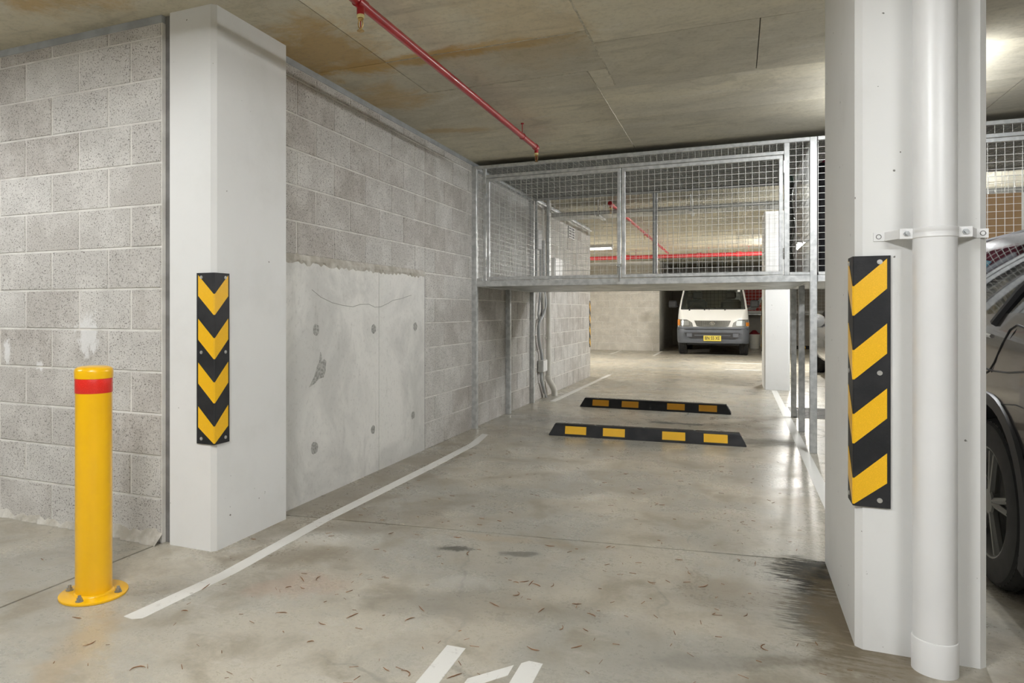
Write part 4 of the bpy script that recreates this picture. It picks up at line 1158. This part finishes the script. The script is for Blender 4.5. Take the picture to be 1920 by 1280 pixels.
ST_SUV = [(0.0, 0.42, 0.86, 0.90, 0.66, 0.5), (0.05, 0.32, 0.95, 1.05, 0.82, 0.56), (0.22, 0.27, 1.06, 1.40, 0.885, 0.60), (0.60, 0.24, 1.07, 1.485, 0.905, 0.63),
          (1.2, 0.22, 1.05, 1.52, 0.91, 0.66), (2.0, 0.22, 1.02, 1.53, 0.91, 0.67), (2.55, 0.22, 1.00, 1.48, 0.91, 0.65), (3.0, 0.22, 0.98, 1.25, 0.91, 0.68),
          (3.35, 0.22, 0.96, 1.02, 0.905, 0.74), (3.95, 0.24, 0.86, 0.93, 0.89, 0.72), (4.32, 0.28, 0.70, 0.78, 0.80, 0.62), (4.42, 0.40, 0.56, 0.62, 0.66, 0.5)]
o, line, bv = car('parked_car', 'dark grey car parked right of the pillar, only its rear wheel side visible', (1.83, 2.50, 0), 0, 'car_dark', ST_SUV, (0.95, 3.5), 0.335, 0.22, 0.91, 0.395, 'lamp_grey')
line([(0.46, 1.0), (0.70, 1.04), (0.78, 1.05), (0.83, 1.03), (0.86, 0.97), (0.90, 0.90), (0.95, 0.86), (1.0, 0.845)], -1, 0.004)
line([(0.40, 0.88), (0.60, 0.885), (0.75, 0.87), (0.9, 0.865), (1.05, 0.87)], -1, 0.004)
line([(0.55, 1.30), (0.63, 1.22), (0.78, 1.02), (0.92, 0.86), (1.15, 0.60)], -1, 0.0025)
line([(0.40, 0.75), (0.65, 0.76), (0.85, 0.74), (1.3, 0.70), (2.4, 0.66)], -1, 0.0025)
for yy in (1.35, 2.35):
    line([(yy, 0.35), (yy, 0.7), (yy, 1.0)], -1, 0.0035); line([(yy, 0.35), (yy, 0.7), (yy, 1.0)], 1, 0.0035)
line([(1.0, 1.00), (1.6, 1.03), (2.2, 1.01), (2.9, 0.98)], -1, 0.009, 'chrome', 'window_trim')
line([(0.62, 1.40), (1.2, 1.46), (2.0, 1.47), (2.5, 1.42)], -1, 0.012, 'black_plastic', 'gutter')
line([(1.02, 1.05), (0.92, 1.18), (0.84, 1.28), (0.74, 1.38)], -1, 0.02, 'black_plastic', 'window_pillar')
for s in (-1, 1):
    MB().cbox(s * 0.80 - 0.05, 0.03, 0.88, s * 0.80 + 0.05, 0.30, 1.02, c=0.03).build('tail_light', 'tail_red', o)
    MB().cbox(s * 0.98 - 0.09, 2.62, 0.95, s * 0.98 + 0.07, 2.78, 1.08, c=0.035).build('door_mirror', 'car_dark', o)

ST_SED = [(0.0, 0.40, 0.84, 0.90, 0.62, 0.45), (0.06, 0.30, 0.93, 1.0, 0.80, 0.55), (0.55, 0.25, 0.97, 1.04, 0.865, 0.60), (1.0, 0.22, 0.96, 1.26, 0.88, 0.58),
          (1.5, 0.22, 0.95, 1.42, 0.885, 0.60), (2.2, 0.22, 0.94, 1.44, 0.885, 0.61), (2.7, 0.22, 0.93, 1.34, 0.885, 0.60), (3.15, 0.22, 0.92, 1.08, 0.88, 0.66),
          (3.4, 0.22, 0.90, 0.96, 0.88, 0.72), (4.0, 0.24, 0.80, 0.87, 0.86, 0.70), (4.35, 0.28, 0.66, 0.72, 0.76, 0.6), (4.45, 0.40, 0.54, 0.58, 0.6, 0.45)]
o, line, bv = car('parked_car', 'silver car seen between the right cage leg and the pillar', (2.15, 15.15, 0), PI, 'car_silver', ST_SED, (0.85, 3.55), 0.31, 0.20, 0.88, 0.365)
for yy in (1.5, 2.75):
    line([(yy, 0.35), (yy, 0.7), (yy, 0.92)], 1, 0.003); line([(yy, 0.35), (yy, 0.7), (yy, 0.92)], -1, 0.003)
for s in (-1, 1):
    mr = MB().lathe([(0.0, 0.0), (0.07, 0.012), (0.105, 0.05), (0.11, 0.09), (0.10, 0.115), (0.0, 0.118)], (s * 0.99, 2.83, 0.96), axis='y', n=20)
    mr.build('door_mirror', 'car_silver', o, True)
    MB().box(min(s * 0.86, s * 0.95), 2.86, 0.87, max(s * 0.86, s * 0.95), 2.92, 0.91).box(s * 0.99 - 0.08, 2.845, 0.855, s * 0.99 + 0.08, 2.94, 0.875).build('mirror_arm', 'black_plastic', o)
    MB().cbox(s * 0.66 - 0.13, 4.08, 0.62, s * 0.66 + 0.13, 4.36, 0.76, c=0.04).build('headlight', 'lamp_reflector', o)

# ================================================================== white van
VX, VY = -0.545, 18.72
van = thing('van', 'white delivery van with dark grey bumper parked facing the far aisle', 'van', (VX, VY, 0))
def vloop(hw, f, rear, r, z, n=7, bow=0.03):
    """horizontal slice of the van, front at y=f (towards -y)"""
    pts = []
    for k in range(9):                       # front edge, slightly bowed
        t = -1 + 2 * k / 8
        pts.append(((hw - r) * t, f - bow * (1 - t * t), z))
    for k in range(1, n + 1):
        a = PI / 2 * k / n
        pts.append((hw - r + r * math.sin(a), f + r - r * math.cos(a), z))
    pts += [(hw, f + 1.0, z), (hw, f + 2.2, z), (hw, rear - 0.1, z), (hw - 0.1, rear, z), (-hw + 0.1, rear, z), (-hw, rear - 0.1, z), (-hw, f + 2.2, z), (-hw, f + 1.0, z)]
    for k in range(n, 0, -1):
        a = PI / 2 * k / n
        pts.append((-(hw - r + r * math.sin(a)), f + r - r * math.cos(a), z))
    return pts
prof = [(0.40, 0.815, 0.05, 0.18), (0.55, 0.83, 0.03, 0.20), (0.72, 0.838, 0.02, 0.20), (0.90, 0.835, 0.05, 0.20), (1.05, 0.825, 0.10, 0.16), (1.145, 0.812, 0.155, 0.08), (1.165, 0.808, 0.165, 0.06),
        (1.40, 0.775, 0.30, 0.055), (1.62, 0.735, 0.43, 0.055), (1.80, 0.70, 0.54, 0.06), (1.90, 0.66, 0.66, 0.17), (1.96, 0.58, 0.85, 0.2)]
rings = [vloop(hw, f, 4.4, r, z) for (z, hw, f, r) in prof]
nv = len(rings[0]); vs = sum(rings, []); fs = []
for j in range(len(rings) - 1):
    for k in range(nv):
        k2 = (k + 1) % nv
        if 1.162 < prof[j][0] < 1.79 and k < 8: continue      # windscreen opening
        if 1.162 < prof[j][0] < 1.79 and (16 <= k <= 17 or nv - 9 <= k <= nv - 8): continue   # side windows
        fs.append((j * nv + k, j * nv + k2, (j + 1) * nv + k2, (j + 1) * nv + k))
fs.append(tuple(range((len(rings) - 1) * nv, len(rings) * nv)))
MB().add(vs, fs).build('body', 'van_white', van, True)
# glass
gv = []; gf = []
idx = [j for j in range(len(prof)) if 1.162 < prof[j][0] < 1.81]
for a, j in enumerate(idx):
    gv += [(p[0] * 1.0, p[1] + 0.004, p[2]) for p in rings[j][:9]]
    if a:
        gf += [((a - 1) * 9 + k, (a - 1) * 9 + k + 1, a * 9 + k + 1, a * 9 + k) for k in range(8)]
ws = MB().add(gv, gf).build('windscreen', 'windscreen', van, True)
for s in (-1, 1):
    vs = []
    for j in (idx[0], idx[-1]):
        hw, f = prof[j][1], prof[j][2]
        vs += [(s * (hw - 0.004), f + 0.3, prof[j][0]), (s * (hw - 0.004), f + 2.2, prof[j][0])]
    MB().add(vs, [(0, 1, 3, 2)]).build('side_window', 'car_glass', van)
# windscreen seal
seal = [Vector(p) for p in rings[idx[0]][:9]] + [Vector(rings[j][8]) for j in idx[1:]] + [Vector(p) for p in reversed(rings[idx[-1]][:8])] + [Vector(rings[j][0]) for j in reversed(idx[:-1])]
MB().tube([p + Vector((0, -0.004, 0)) for p in seal] + [seal[0] + Vector((0, -0.004, 0))], 0.013, 6).build('windscreen_seal', 'black_plastic', ws, True)
for (x0, ang) in ((-0.55, 0.35), (-0.08, 0.42)):
    p0 = Vector((x0, 0.16, 1.15))
    wp = MB().tube([p0, p0 + Vector((0.20, 0.045, 0.045)), p0 + Vector((0.42, 0.06, 0.06))], 0.009, 6).cyl(p0 + Vector((0, -0.03, -0.02)), p0 + Vector((0, 0.03, 0.02)), 0.02, 10)
    wp.tube([p0 + Vector((0.12, 0.02, 0.02)), p0 + Vector((0.62, 0.06, 0.05))], 0.011, 6)
    wp.build('wiper', 'black_plastic', ws)
for x0 in (-0.19, 0.29):
    MB().cyl((x0, 0.10, 1.155), (x0, 0.15, 1.135), 0.016, 8).build('washer_jet', 'black_plastic', van)
# cabin
MB().cbox(-0.74, 0.40, 0.95, 0.74, 0.85, 1.16, c=0.05).build('dashboard', 'dash', van)
MB().box(-0.78, 0.3, 0.45, 0.78, 4.3, 0.5).build('cabin_floor', 'dash', van)
for sx in (-0.42, 0.42):
    st_ = MB().cbox(sx - 0.25, 1.25, 0.75, sx + 0.25, 1.45, 1.42, c=0.06).build('seat_back', 'seat_cloth', van)
    MB().cbox(sx - 0.13, 1.28, 1.44, sx + 0.13, 1.40, 1.64, c=0.04).build('head_rest', 'seat_cloth', st_)
MB().tube([(0.40 + 0.19 * math.cos(t * PI / 10) - 0.82, 0.92 + 0.05 * math.sin(t * PI / 10), 1.20 + 0.10 * math.sin(t * PI / 10)) for t in range(21)], 0.014, 8).build('steering_wheel', 'black_plastic', van, True)
wires(-0.70, 0.70, 0.9, 1.80, 1.9, 'y', 0.1, 0.004).build('cargo_barrier', 'black_plastic', van, kind='stuff')
# headlights and grille on the front face
def front_plate(poly, off, depth, nm, m, par):
    """polygon given in (x, z) laid on the bowed nose"""
    def yf(x, z):
        f = 0.02 + max(0, (z - 0.72)) * 0.165
        t = x / 0.64
        y = f - 0.03 * (1 - min(1, t * t))
        if abs(x) > 0.638: y = f + 0.2 - math.sqrt(max(0, 0.04 - (abs(x) - 0.638) ** 2))
        return y
    xs = [p[0] for p in poly]
    x0, x1 = min(xs), max(xs)
    NX, NZ = 14, 4
    cols = []
    edges = list(zip(poly, poly[1:] + poly[:1]))
    for i in range(NX + 1):
        x = x0 + (x1 - x0) * i / NX
        xx = min(max(x, x0 + 1e-5), x1 - 1e-5)
        zs = [a_[1] + (c_[1] - a_[1]) * (xx - a_[0]) / (c_[0] - a_[0]) for a_, c_ in edges if (a_[0] - xx) * (c_[0] - xx) <= 0 and abs(a_[0] - c_[0]) > 1e-9]
        lo, hi = min(zs), max(zs)
        cols.append([(x, lo + (hi - lo) * k / NZ) for k in range(NZ + 1)])
    n = (NX + 1) * (NZ + 1)
    A = [(x, yf(x, z) - off, z) for c in cols for x, z in c]
    B = [(x, yf(x, z) - off + depth, z) for c in cols for x, z in c]
    vs = A + B
    def I(i, k): return i * (NZ + 1) + k
    fs = [(I(i, k), I(i + 1, k), I(i + 1, k + 1), I(i, k + 1)) for i in range(NX) for k in range(NZ)]
    for i in range(NX):
        for k in (0, NZ):
            fs.append((I(i, k), I(i + 1, k), n + I(i + 1, k), n + I(i, k)))
    for k in range(NZ):
        for i in (0, NX):
            fs.append((I(i, k), I(i, k + 1), n + I(i, k + 1), n + I(i, k)))
    return MB().add(vs, fs).build(nm, m, par, True)
for s in (-1, 1):
    hs = front_plate([(s * 0.825, 0.72), (s * 0.83, 0.905), (s * 0.60, 0.90), (s * 0.48, 0.82), (s * 0.455, 0.72)], 0.008, 0.04, 'headlight_surround', 'lamp_grey', van)
    front_plate([(s * 0.745, 0.745), (s * 0.745, 0.87), (s * 0.555, 0.87), (s * 0.545, 0.76), (s * 0.565, 0.745)], 0.014, 0.02, 'headlight_reflector', 'lamp_reflector', hs)
    front_plate([(s * 0.75, 0.74), (s * 0.75, 0.875), (s * 0.55, 0.875), (s * 0.54, 0.755), (s * 0.56, 0.74)], 0.022, 0.015, 'headlight_lens', 'lamp_lens', hs)
    front_plate([(s * 0.845, 0.75 if s < 0 else 0.74), (s * 0.845, 0.90 if s < 0 else 0.83), (s * 0.775, 0.90 if s < 0 else 0.83), (s * 0.775, 0.75 if s < 0 else 0.74)], 0.018, 0.03, 'indicator', 'amber_lens', hs)
gr = front_plate([(-0.43, 0.875), (0.43, 0.875), (0.385, 0.735), (0.33, 0.72), (-0.33, 0.72), (-0.385, 0.735)], 0.010, 0.04, 'grille', 'grille_grey', van)
for i in range(5):
    z = 0.748 + 0.027 * i
    w = 0.36 + 0.012 * i
    MB().tube([(-w, 0.012 + 0.005 * i, z), (-w / 2, -0.013 + 0.005 * i, z), (0, -0.024 + 0.005 * i, z), (w / 2, -0.013 + 0.005 * i, z), (w, 0.012 + 0.005 * i, z)], 0.006, 6).build('grille_bar', 'lamp_grey', gr, True)
for i in range(14):
    x = -0.34 + 0.68 * i / 13
    MB().box(x - 0.004, -0.030 + 0.03 * (x / 0.4) ** 2, 0.74, x + 0.004, -0.005 + 0.03 * (x / 0.4) ** 2, 0.865).build('grille_rib', 'lamp_grey', gr)
# ringed badge
bd = MB().cyl((0, -0.045, 0.80), (0, -0.02, 0.80), 0.005, 6)
def ell(cx, cz, a, b_, y=-0.047): return [(cx + a * math.cos(t * PI / 12), y, cz + b_ * math.sin(t * PI / 12)) for t in range(25)]
bd.tube(ell(0, 0.803, 0.058, 0.038), 0.006, 6).tube(ell(0, 0.818, 0.036, 0.013), 0.005, 6).tube(ell(0, 0.803, 0.015, 0.034), 0.005, 6)
bd.build('badge', 'chrome', gr, True)
# bumper
brings = [vloop(hw, f, 0.75, 0.2, z, bow=0.05) for (z, hw, f) in ((0.295, 0.80, 0.06), (0.31, 0.835, 0.0), (0.37, 0.845, -0.03), (0.60, 0.848, -0.04), (0.665, 0.848, -0.03), (0.675, 0.845, -0.01), (0.715, 0.842, 0.0))]
brings = [[(p[0], min(p[1], 0.75), p[2]) for p in r_] for r_ in brings]
vs = sum(brings, [])
fs = [(j * nv + k, j * nv + (k + 1) % nv, (j + 1) * nv + (k + 1) % nv, (j + 1) * nv + k) for j in range(len(brings) - 1) for k in range(nv)]
fs += [tuple(reversed(range(nv))), tuple(range((len(brings) - 1) * nv, len(brings) * nv))]
bp = MB().add(vs, fs).build('bumper', 'grey_trim', van, True)
MB().prism([(-0.66, -0.094, 0.575), (0.64, -0.094, 0.575), (0.60, -0.094, 0.47), (0.52, -0.094, 0.43), (-0.52, -0.094, 0.43), (-0.62, -0.094, 0.48)], (0, 0.05, 0)).build('intake', 'black_plastic', bp)
MB().cbox(-0.42, -0.100, 0.495, 0.42, -0.085, 0.515, c=0.003).build('intake_bar', 'grey_trim', bp)
for s in (-1, 1):
    MB().cbox(s * 0.54 - 0.07, -0.10, 0.46, s * 0.54 + 0.07, -0.085, 0.56, c=0.01).build('fog_blank', 'grey_trim', bp)
MB().tube([(-0.82, 0.05, 0.655), (-0.6, -0.05, 0.655), (0, -0.088, 0.655), (0.6, -0.05, 0.655), (0.82, 0.05, 0.655)], 0.010, 6).build('bumper_moulding', 'black_plastic', bp, True)
pt = MB().cbox(-0.205, -0.112, 0.365, 0.205, -0.100, 0.50, c=0.004).build('number_plate', 'plate_yellow', van)
cu = bpy.data.curves.new('plate_text', 'FONT')
cu.body = 'BN 55 XE'; cu.size = 0.118; cu.align_x = 'CENTER'; cu.align_y = 'CENTER'; cu.extrude = 0.001; cu.offset = 0.0015
to = bpy.data.objects.new('tmp_text', cu); COL.objects.link(to)
tm = evaluated_mesh(to); bpy.data.objects.remove(to)
tm.materials.clear(); tm.materials.append(MATS['black_plastic'])
tm.transform(Matrix.Translation((0, -0.1135, 0.432)) @ Matrix.Rotation(PI / 2, 4, 'X') @ Matrix.Diagonal((0.72, 1.0, 1.0, 1.0)))
put('plate_lettering', tm, pt)
for s in (-1, 1):
    mr = MB().cbox(s * 0.97 - 0.10, 0.26, 1.20, s * 0.97 + 0.10, 0.36, 1.39, c=0.03).build('door_mirror', 'tyre_rubber', van)
    MB().tube([(s * 0.80, 0.40, 1.24), (s * 0.93, 0.33, 1.24)], 0.016, 8).build('mirror_arm', 'black_plastic', mr, True)
    wheel(van, s * 0.725, 0.52, 0.315, 0.205, s, rim='bolt_steel'); wheel(van, s * 0.73, 3.1, 0.315, 0.19, s, rim='bolt_steel')
MB().box(-0.62, 0.2, 0.25, 0.62, 4.2, 0.42).build('chassis', 'black_plastic', van)
MB().box(0.58, 0.385, 1.60, 0.64, 0.387, 1.66).build('windscreen_sticker', 'white_plastic', ws)

# ================================================================== things around the van
b = thing('bucket', 'white plastic bucket with a maroon lid on the floor right of the van', 'bucket', (0.50, 22.75, 0))
MB().lathe([(0.125, 0.0), (0.13, 0.01), (0.15, 0.40), (0.155, 0.405), (0.155, 0.43), (0.14, 0.43)], n=24).build('pail', 'bucket_white', b, True)
MB().lathe([(0.158, 0.425), (0.158, 0.455), (0.12, 0.46), (0.05, 0.54), (0.0, 0.55)], n=24).build('lid', 'bucket_lid', b, True)
b = thing('mesh_screen', 'white framed mesh screen behind the van with red goods behind it', 'mesh screen', (0, 23.6, 0))
for (x0, z0, x1, z1) in ((0.1, 1.05, 4.6, 1.12), (0.1, 2.3, 4.6, 2.36), (0.1, 1.05, 0.16, 2.36), (1.5, 1.05, 1.56, 2.36), (4.54, 1.05, 4.6, 2.36)):
    MB().box(x0, -0.03, z0, x1, 0.03, z1).build('frame_bar', 'white_plastic', b)
for xx in (0.12, 1.52, 4.56):
    MB().box(xx - 0.02, -0.03, 0, xx + 0.02, 0.03, 1.05).build('leg', 'galvanised', b)
wires(0.16, 4.54, 1.12, 2.30, 0, 'y', 0.1, 0.006).build('mesh_panel', 'white_plastic', b, kind='stuff')
b = thing('red_carton', 'red carton on the shelf behind the white mesh screen', 'box', (0.45, 24.0, 1.05))
MB().cbox(-0.25, -0.2, 0, 0.35, 0.2, 0.75, c=0.01).build('carton', 'red_box', b)
MB().prism([(-0.25, -0.203, 0.1), (0.1, -0.203, 0.1), (0.35, -0.203, 0.45), (0.35, -0.203, 0.6), (0.05, -0.203, 0.25)], (0, 0.002, 0)).build('white_band', 'white_cloth', b)
tag(MB().box(0.1, 23.7, 1.0, 4.6, 24.35, 1.04).build('shelf_board', 'galvanised_sheet'), 'grey shelf board on brackets behind the white mesh screen', 'shelf')

# ================================================================== dry leaves on the floor
LV = []
for q in range(5):
    pts = []; L = 0.03; bend = (0.2, 0.9, -0.6, 1.6, 0.05)[q]
    for i in range(7):
        t = i / 6 - 0.5
        a = bend * t * 1.6
        pts.append((L * 2 * t * math.cos(a * 0.5), L * 2 * t * math.sin(a * 0.5) + bend * 0.012 * (t * t - 0.1), 0.0024 + 0.0015 * abs(math.sin(3 * t))))
    LV.append(MB().tube(pts, [0.0008, 0.0018, 0.0022, 0.0022, 0.002, 0.0015, 0.0008], 5).mesh('dry_leaf', 'dry_leaf_brown', True))
LP = [(-1.636, 2.397), (-1.585, 2.425), (-1.585, 2.318), (-1.642, 2.305), (-1.571, 3.066), (-1.244, 3.136), (-1.122, 2.946), (-0.804, 3.192), (-0.817, 2.713), (-0.791, 2.73), (-0.763, 2.724), (-0.733, 2.719),
      (-0.674, 2.739), (-0.776, 2.598), (-1.068, 2.33), (-1.274, 2.178), (-1.075, 2.235), (-1.341, 2.079), (-1.304, 1.954), (-0.832, 2.472), (-0.659, 2.491), (-0.553, 2.383), (-0.609, 2.194), (-0.916, 1.905),
      (-0.986, 1.892), (-0.781, 1.94), (-1.126, 3.645), (-1.139, 3.471), (-1.859, 1.975), (-1.943, 2.175), (-2.141, 2.724), (-1.524, 2.1), (-1.961, 1.651), (-1.701, 1.602), (-2.172, 1.773), (-2.827, 2.131),
      (-0.551, 3.285), (-0.323, 3.44), (-0.316, 2.923), (-0.55, 2.599), (-0.476, 2.398), (-0.478, 2.53), (0.035, 2.747), (0.015, 3.34), (0.077, 3.324), (-0.232, 3.241), (-0.184, 3.098), (0.007, 3.782),
      (0.077, 2.504), (-0.48, 2.265), (-0.387, 4.122), (-0.549, 4.439), (-0.117, 2.967)]
for i, (x, y) in enumerate(LP):
    l = put('dry_leaf', LV[i % 5], None, (x, y, 0), random.uniform(0, 2 * PI))
    s = random.uniform(0.45, 1.05)
    l.scale = (s, s * 0.8, 0.8)
    tag(l, 'small curled brown dry leaf strip lying on the concrete bay floor', 'leaf', 'dry leaf strips scattered on the bay floor')
mb = MB()
for i in range(300):
    x = random.uniform(-2.0, 0.34); y = random.uniform(1.5, 5.8)
    a = random.uniform(0, PI); L = random.uniform(0.004, 0.016) ; r = random.uniform(0.0006, 0.0013)
    mb.cyl((x - L * math.cos(a), y - L * math.sin(a), r), (x + L * math.cos(a), y + L * math.sin(a), r), r, 4, caps=True)
tag(mb.build('leaf_litter', 'dry_leaf_brown', kind='stuff'), 'fine brown leaf crumbs and grit scattered over the bay floor', 'litter')
